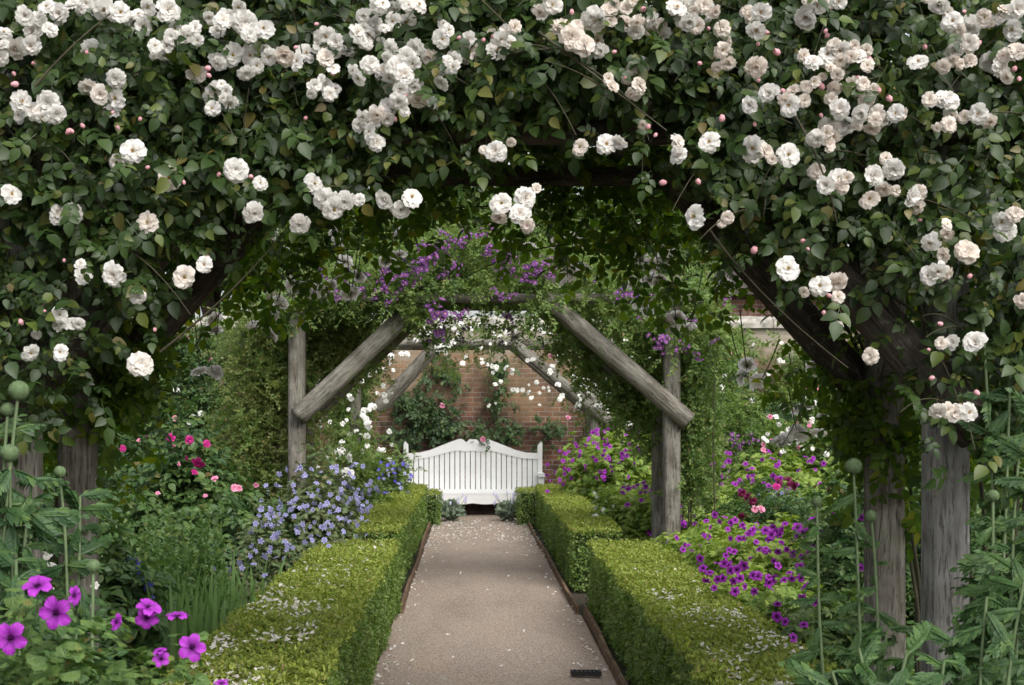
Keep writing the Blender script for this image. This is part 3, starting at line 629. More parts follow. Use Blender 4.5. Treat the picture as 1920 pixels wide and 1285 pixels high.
FRONT+=fromzoom(1280,0,[(60,40,70),(10,110,60),(120,30,50),(700,90,80),(760,30,55),(220,160,50),(410,170,60),(440,70,60),(730,350,55),(810,310,60),(880,280,60),(970,330,60),(900,370,50),(690,490,45),(740,460,40),(220,280,50),(250,350,50),(410,380,65),(490,530,65),(385,590,55),(600,590,65),(400,830,75),(460,850,50),(590,870,70),(150,800,65),(380,880,55),(850,500,45),(880,610,60),(1010,470,45),(1030,550,50),(1010,640,60),(1120,660,60),(830,730,75),(900,710,60),(770,700,50),(1500,130,55),(1600,160,75),(1520,270,60),(1500,330,50),(1600,350,50),(1320,350,60),(1480,560,70),(1500,640,60),(1490,700,50),(1230,640,40),(1660,640,60),(1730,350,70),(1800,320,60),(1780,380,60),(1880,290,60),(1800,90,80),(1870,50,60),(1060,990,70),(1180,950,65),(1130,1060,50),(1270,1100,60),(1320,1080,50),(1050,1120,60),(750,960,50),(870,1000,60),(810,1040,60),(920,1000,40),(70,1215,75),(250,1220,40),(1480,1260,40),(1790,1240,60),(1860,1200,50),(1440,20,60),(870,10,50),(1680,120,45)])
FRONT+=fromzoom(0,430,[(465,260,60),(640,255,75),(1030,270,70),(1145,200,50),(330,480,50),(320,540,40),(400,530,50),(440,530,40),(170,690,55),(340,690,50),(790,755,75),(205,590,30),(450,200,35),(770,380,50)])
FRONT+=fromzoom(1280,430,[(590,225,78),(770,320,65),(860,300,65),(870,380,40),(680,350,35),(1390,75,60),(1480,20,45),(1470,150,50),(1590,125,70),(1380,260,60),(1430,230,60),(1480,250,50),(1810,10,65),(1900,400,45),(1050,710,50),(1520,640,50),(1450,640,40),(1640,640,70),(1430,1020,55),(1520,1030,60),(1600,1025,60),(1480,1010,50)])
REAR=fromzoom(0,430,[(1540,30,35),(1600,130,40),(1630,300,60),(1750,350,45),(1560,400,40),(1530,500,60),(1430,560,60),(1510,600,45),(1200,510,50),(1210,580,40),(1120,800,50),(1210,800,45),(700,810,40),(760,860,45),(600,920,50),(690,860,50)])
REAR+=fromzoom(640,430,[(50,355,55),(330,40,50),(320,150,55),(250,180,40),(930,90,45),(1050,110,45),(1210,70,75),(1320,60,55),(1280,240,60),(1350,230,45),(1250,290,45),(1680,170,60),(1730,200,55),(1810,170,45),(1730,280,50),(1820,520,60),(1880,500,50)])
REAR+=fromzoom(1280,430,[(240,310,60),(340,820,60),(420,850,60),(360,760,50),(30,550,50),(740,780,50),(650,1010,50),(690,1000,45),(590,1190,80),(650,1140,60),(760,1140,60),(880,1160,55),(540,1200,50),(790,1050,35)])
for x0,x1,y0,y1,n in ((490,680,430,600,12),(1180,1330,420,600,9)):
    REAR+=[(R.uniform(x0,x1),R.uniform(y0,y1),R.uniform(12,18)) for i in range(n)]
BUDS=[(62,120,5),(162,100,5),(132,245,8),(156,238,6),(31,158,8),(210,212,4),(262,225,5),(220,238,5),(392,128,7),(393,143,6),(275,315,5),(470,331,6),(345,344,5),(572,223,5),(595,45,5),(553,90,5),(625,140,5),(862,70,5),(906,77,5),(924,70,5),(740,222,6),(760,180,6),(1150,98,5),(1072,25,6),(1205,18,7),(1215,240,6),(1228,255,5),(1240,343,8),(1172,147,4),
(1328,53,5),(1438,62,5),(1458,100,9),(1421,84,5),(1542,165,8),(1550,68,6),(1547,60,5),(1632,117,8),(1648,172,6),(1668,188,9),(1606,148,6),(1466,170,6),(1420,152,5),(1311,119,6),(1353,225,8),(1539,215,5),(1807,22,5),(1735,90,6),(1835,83,6),(1900,132,7),(1911,147,6),(1308,339,7),(1413,472,9),(1415,235,5),(1504,452,6),(1516,468,4),(1556,555,6),(1544,588,5),(1817,520,6),(1765,608,6),(1740,655,4),(1745,710,6),(1830,735,7),(40,607,7),(97,595,6),(83,583,4),(120,490,4),(290,620,5),(390,487,6),(27,140,5),(410,330,6),(136,248,5),(1723,413,5)]
low_x=[-200,0,60,130,200,290,380,480,560,700,760,860,950,1060,1200,1260,1330,1420,1540,1640,1700,1760,1850,2150]
low_y=[800,770,740,680,580,520,450,380,360,370,320,280,240,190,230,290,345,395,460,565,680,780,800,800]
YF=4.55; SF=F/YF
def front_centres(n,x0,x1):
    out=[]
    while len(out)<n:
        px=rng.uniform(x0,x1); ly=np.interp(px,low_x,low_y); py=rng.uniform(-170,ly+12)
        d=(ly-py)
        if d<70 and rng.random()<.45: continue
        if 950<px<1290 and 140<py<340 and rng.random()<.9: continue
        if 780<px<950 and 190<py<340 and rng.random()<.4: continue
        p=at(px,py,YF); p[1]=4.50+abs(rng.normal())*.17+max(0,p[2]-2.75)*.35
        out.append(p)
    return np.array(out)
def roof_centres(n,x0,x1,y0,y1,z0,z1):
    return np.stack([rng.uniform(x0,x1,n),rng.uniform(y0,y1,n),rng.uniform(z0,z1,n)],1)
def side_centres(n,x0,x1,y0,y1,z0,z1): return roof_centres(n,x0,x1,y0,y1,z0,z1)
def climbing(label,side,front,base):
    t=thing('climbing_rose',label,'climbing rose',base,'white climbing roses on the near arch')
    return t
near=[]
def canes(t,starts,ends,n,rad=.009,name='cane',mat='cane'):
    for i in range(n):
        a=np.array(starts)+[R.uniform(-.1,.1),R.uniform(-.1,.1),0]; e=np.array(ends[i%len(ends)])+rng.normal(size=3)*.08
        side=1 if a[0]>0 else -1
        a=a+[side*R.uniform(.13,.24),R.uniform(.05,.2),0]; m=a+[side*R.uniform(0,.12),0,(e[2]-a[2])*R.uniform(.95,1.15)]
        G=Geo(); P=bez(a,m,e,22); P+=np.cumsum(rng.normal(size=P.shape)*.008,axis=0); G.tube(P,rad*1.0,rad*.4,6); G.obj(name,M[mat],t,True)
def twigs(G,C,L,n,r=.0024):
    for i in range(n):
        c=C[rng.integers(len(C))]; d=rng.normal(size=3)*[1,.4,.7]+[0,-.5,-.2]; d/=np.linalg.norm(d); e=c+d*R.uniform(*L); mid=(c+e)/2+[0,0,R.uniform(.02,.12)]
        G.tube(bez(c,mid,e,7),r*1.3,r*.6,4,1)
for sgn,lb in ((-1,'white climbing rose covering the front left of the near timber arch'),(1,'white climbing rose covering the front right of the near timber arch')):
    x=.03+sgn*1.62; t=thing('climbing_rose',lb,'climbing rose',(x,4.8,0),'white climbing roses on the near arch'); near.append(t)
    G=Geo()
    a,b=(-260,900) if sgn<0 else (900,2080)
    C=front_centres(350,a,b); sprays(G,COMP,C,9,(.085,.06,.085),(0,-.8,0),(.06,.15))
    x0,x1=(-1.95,.1) if sgn<0 else (.0,2.1)
    sprays(G,COMP,roof_centres(150,x0,x1,4.98,5.4,2.62,3.25),8,(.1,.1,.08),(0,-.2,.3),(.13,.18))
    xs0,xs1=(-2.15,-1.7) if sgn<0 else (1.8,2.25)
    sprays(G,COMP,side_centres(70,xs0,xs1,4.65,5.3,1.5,3.1),7,(.08,.1,.1),(sgn*.5,-.4,0),(.12,.17))
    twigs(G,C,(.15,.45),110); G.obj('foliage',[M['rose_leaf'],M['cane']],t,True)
    ends=[(sgn*1.0,4.6,2.3),(sgn*.5,4.6,2.75),(sgn*1.5,4.55,2.9),(sgn*.2,4.7,2.9),(sgn*1.3,4.62,2.0),(sgn*1.8,4.6,2.4)]
    canes(t,(x,4.78,0),ends,6)
for sgn,lb in ((-1,'white climbing rose hanging backlit from the rear left of the near timber arch'),(1,'white climbing rose hanging backlit from the rear right of the near timber arch')):
    x=.03+sgn*1.62; t=thing('climbing_rose',lb,'climbing rose',(x,5.9,0),'white climbing roses on the near arch'); near.append(t)
    G=Geo()
    # hanging fringe of the rear frame
    YR=6.0; C=[]
    rx=[-100,190,300,400,480,560,640,720,900,1050,1150,1230,1320,1400,1480,1560,1640,1700,2000]; ry=[1000,980,700,650,610,560,500,455,440,455,520,580,560,600,740,800,850,900,900]
    a,b=(-150,900) if sgn<0 else (900,2000)
    while len(C)<235:
        px=rng.uniform(a,b); ly=np.interp(px,rx,ry); py=rng.uniform(250,ly)
        if ly-py<130 and rng.random()<.5: continue
        if 1370<px<1480 and 520<py<620: continue
        if 380<px<470 and 555<py<640: continue
        if 300<px<520 and py>560 and rng.random()<.5: continue
        p=at(px,py,YR); p[1]=5.75+rng.random()*.5; C.append(p)
    for i in range(38):   # thick growth down the rear post and brace
        u=rng.random(); p=at((1675-80*u if sgn>0 else 185+70*u)+rng.normal()*26,(850-150*u if sgn>0 else 740-110*u)+rng.normal()*28,5.65); p[1]=5.5+rng.random()*.3; C.append(p)
    C=np.array(C); sprays(G,COMP[:3],C,6,(.07,.07,.08),(0,.1,0),(.10,.15),.5,.9)
    x0,x1=(-1.95,.1) if sgn<0 else (.0,2.1)
    sprays(G,COMP,roof_centres(130,x0,x1,5.2,6.1,2.6,3.3),8,(.1,.1,.08),(0,.1,.3),(.13,.18))
    sprays(G,COMP,side_centres(60,sgn*1.95-.2,sgn*1.95+.2,5.3,6.1,1.2,3.1),7,(.08,.1,.1),(sgn*.5,0,0),(.12,.17))
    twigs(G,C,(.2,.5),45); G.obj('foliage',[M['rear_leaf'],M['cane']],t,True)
    canes(t,(x,5.85,0),[(sgn*1.0,5.9,2.3),(sgn*.5,5.9,2.7),(sgn*1.4,5.95,2.2),(sgn*.2,5.8,2.8)],4)
# long shoot trailing in front of the right brace and one before the left
for i,(a,m,b) in enumerate([(at(1330,430,4.6),at(1420,560,4.6),at(1590,690,4.6)),(at(300,660,4.6),at(430,560,4.6),at(520,450,4.6)),(at(1010,60,4.45),at(1100,130,4.4),at(1250,245,4.42)),(at(1480,200,4.42),at(1545,300,4.4),at(1570,420,4.42)),(at(60,170,4.4),at(120,90,4.4),at(240,0,4.42))]):
    G=Geo(); G.tube(bez(a,m,b,20),.0045,.002,6); G.obj('shoot',M['cane'],near[0] if b[0]<0 else near[1],True)
def bloom_split(t,items,meshes_fn,name,limit=100):
    """the largest as single parts, the rest of a crowded plant in one mesh"""
    items=sorted(items,key=lambda q:-q[4]); 
    for (p,a,me,_,sc) in items[:limit]: place(me,name,t,p,a,sc)
    rest=items[limit:]
    if rest:
        G=Geo()
        for (p,a,me,_,sc) in rest:
            v=np.empty(len(me.vertices)*3,np.float32); me.vertices.foreach_get('co',v); v=v.reshape(-1,3)
            tt=np.empty(len(me.loops),np.int32); me.loops.foreach_get('vertex_index',tt); mi=np.empty(len(me.polygons),np.int32); me.polygons.foreach_get('material_index',mi)
            q=(Vector(a).to_track_quat('Z','Y')@Quaternion((0,0,1),R.uniform(0,6.28))).to_matrix()
            G.add(v@np.array(q).T*sc+np.array(p),tt.reshape(-1,3),mi)
        o=G.obj(name,list(items[0][2].materials),t,True); o['kind']='stuff'; o['label']='smaller blooms of the same rose'
items={0:[],1:[],2:[],3:[]}
EX=[]
for px,py,r in FRONT:
    if py<420 and r>13:
        for q in range(R.choice((0,1,2,2) if py<260 else (0,0,0,1))):
            a=R.uniform(0,6.28); EX.append((px+math.cos(a)*r*1.35,py+math.sin(a)*r*1.1,r*R.uniform(.6,.9)))
for px,py,r in FRONT+EX:
    r=min(r,25)
    Y=4.38+R.uniform(-.08,.09)+max(0,(300-py)/300)*.07-(.05 if r>24 and py>250 else 0); p=at(px,py,Y)
    a=Vector((0,0,EYE))-Vector(p); a.normalize(); nod=R.random()<.22
    a=a*R.uniform(.7,1.1)+Vector((R.gauss(0,.4),0,R.gauss(.18,.3) if not nod else -.6)); a.normalize()
    me=R.choice(ROSES[:5] if not nod else NOD)
    if (px,round(py)) and abs(px-249)<2 or abs(px-318)<2 or abs(px-1477)<3: me=ROSES[0]; a=Vector((.03,-1,.12)).normalized()
    items[0 if px<900 else 1].append((p,a,me,0,r*1.03*Y/F))
for px,py,r in REAR:
    Y=6.5+R.uniform(-.1,.2); p=at(px,py,Y)
    a=Vector((R.gauss(0,.45),R.gauss(.15,.4),.6+R.gauss(0,.3))); r=min(r,18); a.normalize()
    st=p+np.array([R.uniform(-.08,.08),-R.uniform(.05,.2),R.uniform(.16,.34)]); G=Geo(); G.tube(bez(p-np.array(a)*.02,(p+st)/2+np.array([0,0,-.04]),st,8),.0022,.003,4); G.obj('pedicel',M['stem'],near[2 if px<900 else 3],True)
    items[2 if px<900 else 3].append((p,a,R.choice(BACK),0,r*1.12*Y/F))
for k in items: bloom_split(near[k],items[k],None,'flower')
for px,py,r in BUDS:
    Y=4.40+R.uniform(-.05,.05); p=at(px,py,Y); k=0 if px<900 else 1
    place(BUD,'bud',near[k],p,Vector((R.gauss(0,.6),R.gauss(-.3,.3),R.gauss(.3,.6))).normalized(),r*1.2*Y/F)

# ------------------------------------------------------------------ violet ramblers on the middle arch
CL=fromzoom(640,430,[(690,70,40),(600,70,20),(480,170,50),(430,220,40),(510,120,35),(260,240,40),(370,290,40),(240,310,40),(120,260,30),(20,280,40),(185,370,25),(300,365,18),(265,405,18),(640,200,30),(580,250,20),(820,120,30),(840,20,25),(880,180,30),(940,150,40),(955,230,22),(1050,200,40),(1080,240,30),(1040,280,40),(540,470,50),(500,430,30),(670,475,35),(570,490,30),(860,350,25),(905,380,25),(960,370,20),(1620,370,50),(1650,410,30),(1710,400,25),(1780,640,45),(1800,600,30),(1680,500,20),(410,230,30),(330,250,30),(700,20,30),(1130,210,30),(1180,250,30)])
CL+=[(580,545,10),(600,515,10),(1340,640,7),(1310,670,7),(1360,560,8),(1300,600,9),(1285,650,9)]
for i in range(34):
    x=R.uniform(600,1230); CL.append((x,np.interp(x,[600,680,760,850,960,1025,1230],[545,530,500,465,490,510,550])+R.gauss(0,17),R.uniform(5,11)))
CLD=fromzoom(640,430,[(920,500,34),(680,600,30),(540,600,40),(930,560,30),(900,620,26),(560,560,25),(700,560,22)])
mids=[]
for sgn,lb in ((-1,'violet rambler rose on the left half of the middle arch'),(1,'violet rambler rose on the right half of the middle arch')):
    x=.09+sgn*1.7; t=thing('rambler_rose',lb,'rambler rose',(x,12.3,0),'violet rambler roses on the middle arch'); mids.append(t)
    G=Geo(); C=[]
    a,b=(500,900) if sgn<0 else (900,1340)
    tx=[380,500,600,680,760,850,950,1040,1120,1200,1290,1400]; ty=[600,560,520,490,455,430,430,450,480,500,520,560]; by=[640,600,580,565,550,545,550,560,580,620,680,700]
    for i in range(330):
        px=rng.uniform(a,b); y0,y1=np.interp(px,tx,ty),np.interp(px,tx,by); py=rng.uniform(y0,y1); p=at(px,py,12.1); p[1]=rng.uniform(11.85,13.1); C.append(p)
    for i in range(22 if sgn<0 else 5): C.append(at(rng.normal(755 if sgn<0 else 1030,16),rng.normal(560,9),11.85+rng.random()*.2))
    for i in range(16):
        px=rng.uniform(760,900) if sgn<0 else rng.uniform(900,1080); py=rng.uniform(560,650)-abs(px-900)*.1; p=at(px,py,12.2); p[1]=rng.uniform(12.0,12.9); C.append(p)
    if sgn>0:
        for i in range(130):
            u=rng.random(); p=at(1060+190*u+rng.normal()*16,600+190*u+rng.normal()*22+20,12.9); p[1]=rng.uniform(12.8,13.2); C.append(p)
        for i in range(330):
            py=rng.uniform(520,930); p=at(rng.normal(1305,20 if py>780 else 34),py,12.2); p[1]=rng.uniform(12.25,13.1); 
            if p[0]<1.78 and py>770: p[0]=1.80+rng.random()*.2
            C.append(p)
        for i in range(90): py=rng.uniform(600,780); p=at(rng.uniform(1180,1300),py,12.0); p[1]=rng.uniform(12.3,13.2); 
        for i in range(60): C.append(at(rng.uniform(1200,1290),rng.uniform(590,740),12.7+rng.random()*.5))
    sprays(G,SPRIG,np.array(C),8,(.07,.08,.07),(0,-.5,.1),(.13,.2),.6,.4,.6)
    G.obj('foliage',M['mid_leaf'],t)
    if sgn<0:
        G=Geo(); C=[]
        for i in range(420): py=rng.uniform(600,930); C.append(at(rng.normal(505,38),py,12.3+rng.random()*.9))
        for i in range(150): C.append(at(rng.uniform(560,700),rng.uniform(575,700),12.6+rng.random()*.6))
        C=[c for c in C if not (abs(c[0]-(-1.51))<.12 and c[1]<12.35)]
        sprays(G,FINE,np.array(C),9,(.08,.1,.08),(0,-.4,.2),(.18,.3),.5,.1,.7); 
        t2=thing('shrub_rose','feathery green rose bush with brown seed heads beside the left post of the middle arch','shrub',(-1.9,12.6,0)); G.obj('foliage',M['fern_leaf'],t2)
        G=Geo()
        for i in range(26): a=np.array([-1.85+R.uniform(-.25,.25),12.6+R.uniform(-.2,.3),0]); e=at(R.uniform(440,560),R.uniform(600,760),12.5); G.tube(bez(a,(a+e)/2+[R.uniform(-.15,.15),0,.3],e,10),.007,.003,4)
        G.obj('stem',M['stem'],t2,True)
    canes(t,(x,12.25,0),[(.09+sgn*1.2,12.3,2.6),(.09+sgn*.6,12.4,2.8),(.09+sgn*1.75,12.3,2.3)],4,.008)
for px,py,r in CL: 
    t=mids[0 if px<900 else 1]; p=at(px,py,11.74+R.uniform(-.08,.08)); place(R.choice(RCL[:3]),'flower_cluster',t,p,Vector((R.gauss(0,.3),-1,R.gauss(.4,.3))).normalized(),r*1.15*12/F)
for px,py,r in CLD:
    t=mids[0 if px<900 else 1]; p=at(px,py,12.0); place(RCL[3],'flower_cluster',t,p,Vector((R.gauss(0,.3),-.7,-.6)).normalized(),r*1.2*12/F)

# ------------------------------------------------------------------ small white roses on the far arch
fars=[]
for sgn,lb in ((-1,'small flowered white rose on the left side of the far arch'),(1,'small flowered white rose on the right side of the far arch')):
    x=.02+sgn*1.75; t=thing('climbing_rose',lb,'climbing rose',(x,19.2,0),'small white roses on the far arch'); fars.append(t)
    G=Geo(); C=[]
    for i in range(34): C.append(at(rng.uniform(640,890) if sgn<0 else rng.uniform(890,1180),rng.normal(612,16),19.2+rng.random()*.8))
    for i in range(5): C.append(at(rng.uniform(820,890) if sgn<0 else rng.uniform(890,1080),rng.normal(680,14),19.9+rng.random()*.3))
    if sgn<0:
        for i in range(300): py=rng.uniform(620,925); C.append(at(rng.normal(665-(925-py)*.05,26),py,18.9+rng.random()*1.0))
        for i in range(60): C.append(at(rng.normal(720,20),rng.uniform(860,925),18.5+rng.random()*.5))
    else:
        for i in range(90): u=rng.random(); C.append(at(1080+110*rng.random(),620+190*rng.random(),19.6+rng.random()*.7))
        for i in range(110): C.append(at(rng.normal(1175,22),rng.uniform(700,830),19.3+rng.random()))
    sprays(G,SPRIG,np.array(C),8,(.09,.09,.08),(0,-.5,.1),(.14,.22),.6,.4,.6); G.obj('foliage',M['mid_leaf'],t)
    canes(t,(x,19.2,0),[(.02+sgn*1.2,19.2,2.4),(.02+sgn*.5,19.3,2.55)],3,.009)
def zone(n,x0,x1,y0,y1,Y,dy,meshes,name,t,r0,r1,face=.8):
    for i in range(n):
        put(meshes,name,t,R.uniform(x0,x1),R.uniform(y0,y1),Y+R.uniform(-dy,dy),R.uniform(r0,r1),face)
WL=fromzoom(640,430,[(445,580,18),(490,585,20),(620,630,22),(600,650,20),(540,665,20),(545,690,18),(580,690,20),(570,650,16),(235,700,18),(275,700,18),(340,700,18),(370,700,16),(270,750,15),(290,790,12),(240,780,15),(200,790,15),(115,795,20),(145,800,18),(85,785,15),(50,850,16),(205,920,16),(240,930,18),(275,920,16),(130,1015,18),(155,1010,15),(145,1085,22),(85,1130,14),(145,1160,20),(110,1150,12),(30,1070,12),(230,1240,18),(210,1235,14),(35,1260,25),(855,590,16),(915,565,16),(925,585,14),(890,600,14),(980,570,14),(700,560,12),(730,590,10),(1130,580,14),(1170,590,16)])
WR=fromzoom(640,430,[(960,900,15),(985,905,15),(1050,915,15),(1065,945,14),(845,770,14),(870,775,16),(925,775,18),(960,785,12),(790,750,14),(820,760,12),(700,715,16),(680,750,16),(1170,800,20),(1300,835,20),(1215,870,16),(1235,935,18),(1225,955,14),(1250,690,16),(1220,705,14),(1410,745,18),(1440,755,18),(1430,760,14),(1460,790,14),(1430,870,18),(1400,880,16),(1380,890,14),(1350,870,14),(1440,915,18),(1415,925,18),(1470,900,16),(1500,925,18),(1525,920,18),(1495,935,12),(1465,995,18),(1320,665,16),(1340,675,14),(1390,920,14),(1380,850,12),(1340,990,10),(1450,990,12),(1560,880,12),(1520,860,12),(1480,840,14),(1290,700,12),(1270,670,14)])
for L,t in ((WL,fars[0]),(WR,fars[1])):
    for px,py,r in L: put(WSM,'flower',t,px,py,18.72+R.uniform(-.1,.05),r*1.15)
zone(26,650,900,578,640,18.8,.1,WSM,'flower',fars[0],3.5,6); zone(48,590,740,640,900,18.4,.2,WSM,'flower',fars[0],4,7)
zone(30,900,1180,575,700,18.8,.1,WSM,'flower',fars[1],3.5,5.5); zone(34,1080,1200,650,800,18.9,.2,WSM,'flower',fars[1],3,6)
put(PSM,'flower',fars[1],1032,667,19,5); put(PSM,'flower',fars[1],1065,783,19,6)
# ------------------------------------------------------------------ plants trained on the wall
def wallplant(name,label,cat,boxes,n,mat,size,base,grp=None,tm=SPRIG,Y=YW-.12,per=8,rad=(.08,.06,.07)):
    t=thing(name,label,cat,base,grp); G=Geo(); C=[]; A=[(b[2]-b[0])*(b[3]-b[1]) for b in boxes]; S=sum(A)
    for b,a in zip(boxes,A):
        for i in range(max(3,int(n*a/S))):
            cx,cy=(b[0]+b[2])/2,(b[1]+b[3])/2; px=np.clip(rng.normal(cx,(b[2]-b[0])/3.6),b[0]-6,b[2]+6); py=np.clip(rng.normal(cy,(b[3]-b[1])/3.6),b[1]-6,b[3]+6)
            p=at(px,py,Y); p[1]-=abs(rng.normal())*.08; C.append(p)
    sprays(G,tm,np.array(C),per,rad,(0,-.8,0),size); G.obj('foliage',M[mat],t); return t,C
esp,_=wallplant('espalier_shrub','dark green leafy shrub trained in tiers on the brick wall above the bench','wall shrub',[(735,772,900,832),(900,790,1010,830),(800,662,858,720),(775,715,850,780),(900,735,965,765),(900,670,955,715),(735,725,800,790),(1010,780,1060,830)],115,'wall_leaf',(.13,.19),(-.4,YW-.1,0),tm=COMP[:3],rad=(.055,.04,.05),per=6)
G=Geo()
for a,b,c in [((-.45,YW-.08,0),(-.5,YW-.08,1.2),(-.6,YW-.08,2.3)),((-.45,YW-.08,1.35),(.2,YW-.08,1.4),(.95,YW-.08,1.38)),((-.45,YW-.08,1.4),(-.9,YW-.08,1.5),(-1.2,YW-.08,1.55)),((.35,YW-.08,0),(.3,YW-.08,1.2),(.34,YW-.08,2.35))]: G.tube(bez(a,b,c,14),.014,.006,6)
G.obj('branch',M['bark'],esp,True); 
put(PSM,'flower',esp,829,761,YW-.3,6); 
r1=thing('pink_rose','single pink rose on a leafy stem resting over the top of the white bench','rose',(.1,YB+.1,1.0)); G=Geo()
sprays(G,COMP[:2],np.array([at(892,829,YB-.06),at(917,833,YB-.06)]),2,(.02,.02,.02),(0,-.8,0),(.10,.13)); G.tube(bez((.14,YW-.05,.9),(.16,YB+.3,1.25),at(905,828,YB-.05),10),.006,.004,5); G.obj('leaf',M['wall_leaf'],r1); put(PSM,'flower',r1,906,824,YB-.08,6.5)
wp,C=wallplant('climbing_rose','pink and white climbing rose on the brick wall at the left','climbing rose',[(180,630,400,840),(300,620,520,720),(380,660,540,860),(-60,560,180,860),(100,750,420,900)],900,'dark_bush',(.2,.34),(-4.2,YW-.1,0),None,SPRIG,YW-.25,8,(.14,.1,.12))
for x,y,r in fromzoom(0,430,[(1285,665,18),(1255,690,16),(1245,715,14),(1365,685,14),(1375,625,13),(990,900,18),(1345,930,14),(1365,930,18),(1125,1035,18),(1080,1045,14),(1060,1085,16),(1235,860,16),(1405,700,12),(1325,640,8),(1465,690,12),(1180,730,12),(1050,610,12),(980,1060,20),(940,810,8)]): put(PSM if R.random()<.65 else WSM,'flower',wp,x,y,YW-.6,r*1.1)
wq,C=wallplant('climbing_rose','leafy pale flowered climbing rose on the brick wall at the right','climbing rose',[(1150,600,1330,840),(1320,620,1400,760),(1470,660,1640,830),(1350,740,1620,860),(1640,600,1960,860)],900,'mid_leaf',(.2,.34),(4.6,YW-.1,0),None,SPRIG,YW-.25,8,(.14,.1,.12))
zone(110,1150,1640,640,840,YW-.8,.1,WSM+WSM+PSM,'flower',wq,3,6)
zone(44,900,1160,650,770,YW-.45,.1,WSM,'flower',wq,3,5.5)

# ------------------------------------------------------------------ clipped box hedges
def hedge(label,x0,x1,y0,y1,h,n,leaf,bumps=0):
    t=thing('box_hedge',label,'hedge',((x0+x1)/2,(y0+y1)/2,0),'clipped box hedges lining the path')
    G=Geo(); e=.045; G.box((x0+e,y0+e,0),(x1-e,y1-e,h-e)); G.obj('core',M['hedge_core'],t)
    A=[('t',(x1-x0)*(y1-y0)),('l',(y1-y0)*h),('r',(y1-y0)*h),('f',(x1-x0)*h),('b',(x1-x0)*h)]; S=sum(a for _,a in A)
    G=Geo()
    for k,a in A:
        m=int(n*a/S*(1.35 if k=='t' else 1)); u=rng.random(m); v=rng.random(m); dpt=-np.abs(rng.normal(size=m))*.022+.012; 
        if k=='t': P=np.stack([x0+u*(x1-x0),y0+v*(y1-y0),np.full(m,h)],1); N=np.tile([0,0,1.],(m,1))
        elif k=='l': P=np.stack([np.full(m,x0),y0+u*(y1-y0),.02+v*(h-.01)],1); N=np.tile([-1.,0,.35],(m,1))
        elif k=='r': P=np.stack([np.full(m,x1),y0+u*(y1-y0),.02+v*(h-.01)],1); N=np.tile([1.,0,.35],(m,1))
        elif k=='f': P=np.stack([x0+u*(x1-x0),np.full(m,y0),.02+v*(h-.01)],1); N=np.tile([0,-1.,.35],(m,1))
        else: P=np.stack([x0+u*(x1-x0),np.full(m,y1),.02+v*(h-.01)],1); N=np.tile([0,1.,.35],(m,1))
        lum=(.014 if k=='t' else .024)*np.sin(P[:,0]*23+P[:,1]*11)*np.sin(P[:,1]*19-P[:,2]*9)+.010*np.sin(P[:,1]*41+P[:,2]*37+P[:,0]*31)+.012*np.sin(P[:,1]*4.1+P[:,2]*7)
        P=P+N*(dpt+lum)[:,None]
        Nn=N*.8+rng.normal(size=(m,3))*.55; T=N*.7+rng.normal(size=(m,3))*.8+[0,0,.35]
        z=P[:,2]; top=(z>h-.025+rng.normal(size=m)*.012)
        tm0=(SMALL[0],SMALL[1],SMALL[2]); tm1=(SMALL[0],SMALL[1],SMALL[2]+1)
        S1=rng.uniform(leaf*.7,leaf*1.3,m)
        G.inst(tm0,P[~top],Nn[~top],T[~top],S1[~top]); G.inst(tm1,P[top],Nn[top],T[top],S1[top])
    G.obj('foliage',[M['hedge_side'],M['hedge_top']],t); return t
hedge('near clipped box hedge left of the path strewn with white petals',-1.20,-.61,5.0,11.35,.54,92000,.023)
hedge('near clipped box hedge right of the path strewn with white petals',.93,1.44,5.0,11.35,.54,88000,.023)
hedge('far clipped box hedge on the left leading to the bench',-1.08,-.66,12.35,19.45,.55,52000,.028)
hedge('far clipped box hedge on the right leading to the bench',.87,1.28,12.35,19.45,.55,52000,.028)
hedge('short box hedge return at the left end before the bench',-.66,-.47,19.15,19.6,.47,2600,.028)
hedge('short box hedge return at the right end before the bench',.61,.87,19.15,19.6,.50,3000,.028)
# fallen petals
G=Geo(); pt=petal(1,.9,.25,.06,1,2,2,0,.05)
def strew(n,fx,z): 
    P=[]
    while len(P)<n:
        x,y,keep=fx()
        if rng.random()<keep: P.append((x,y,z(x,y)))
    P=np.array(P); m=len(P); G.inst(pt,P,np.tile([0,0,1.],(m,1))+rng.normal(size=(m,3))*.35,rng.normal(size=(m,3)),rng.uniform(.014,.030,m))
def pz(x,y): return .05+.004
def fpath():
    y=rng.uniform(7.5,20); l=-.55; r=.78; u=rng.random(); x=l+(r-l)*(u**2.2 if rng.random()<.6 else 1-u**2.5)
    e=abs(2*(x-l)/(r-l)-1); return x,y,(.07+.93*e**3)*(1 if y<9.5 or y>15 else .35)
def pathz(x,y):
    tt=min(1,max(0,(x+.58)/1.4)); return .018+.022*math.sin(math.pi*tt)+.012/(1+math.exp(-(y-11.1)*14))+.006
strew(400,fpath,pathz); strew(420,lambda:(rng.uniform(-.55,.75),rng.uniform(16.5,20.2),1 if abs(rng.normal())>.6 else .3),pathz)
o=G.obj('fallen_petals',M['white']); tag(o,'white rose petals scattered over the gravel path','petals',None,'stuff')
G=Geo()
def hd(x0,x1,y0,y1,dens):
    def f():
        x=rng.uniform(x0,x1); y=rng.uniform(y0,y1); return x,y,max(0,min(1,(math.sin(x*9+y*3.1)+math.sin(y*6.3-x*5)+.7)*dens*(1-(y-y0)/(y1-y0))))
    return f
strew(480,hd(-1.18,-.75,5.2,9.6,.8),lambda x,y:.56); 
strew(330,hd(1.0,1.42,5.2,9.4,.8),lambda x,y:.56); strew(40,lambda:(rng.uniform(-1.15,-.65),rng.uniform(9,11.2),1),lambda x,y:.56)
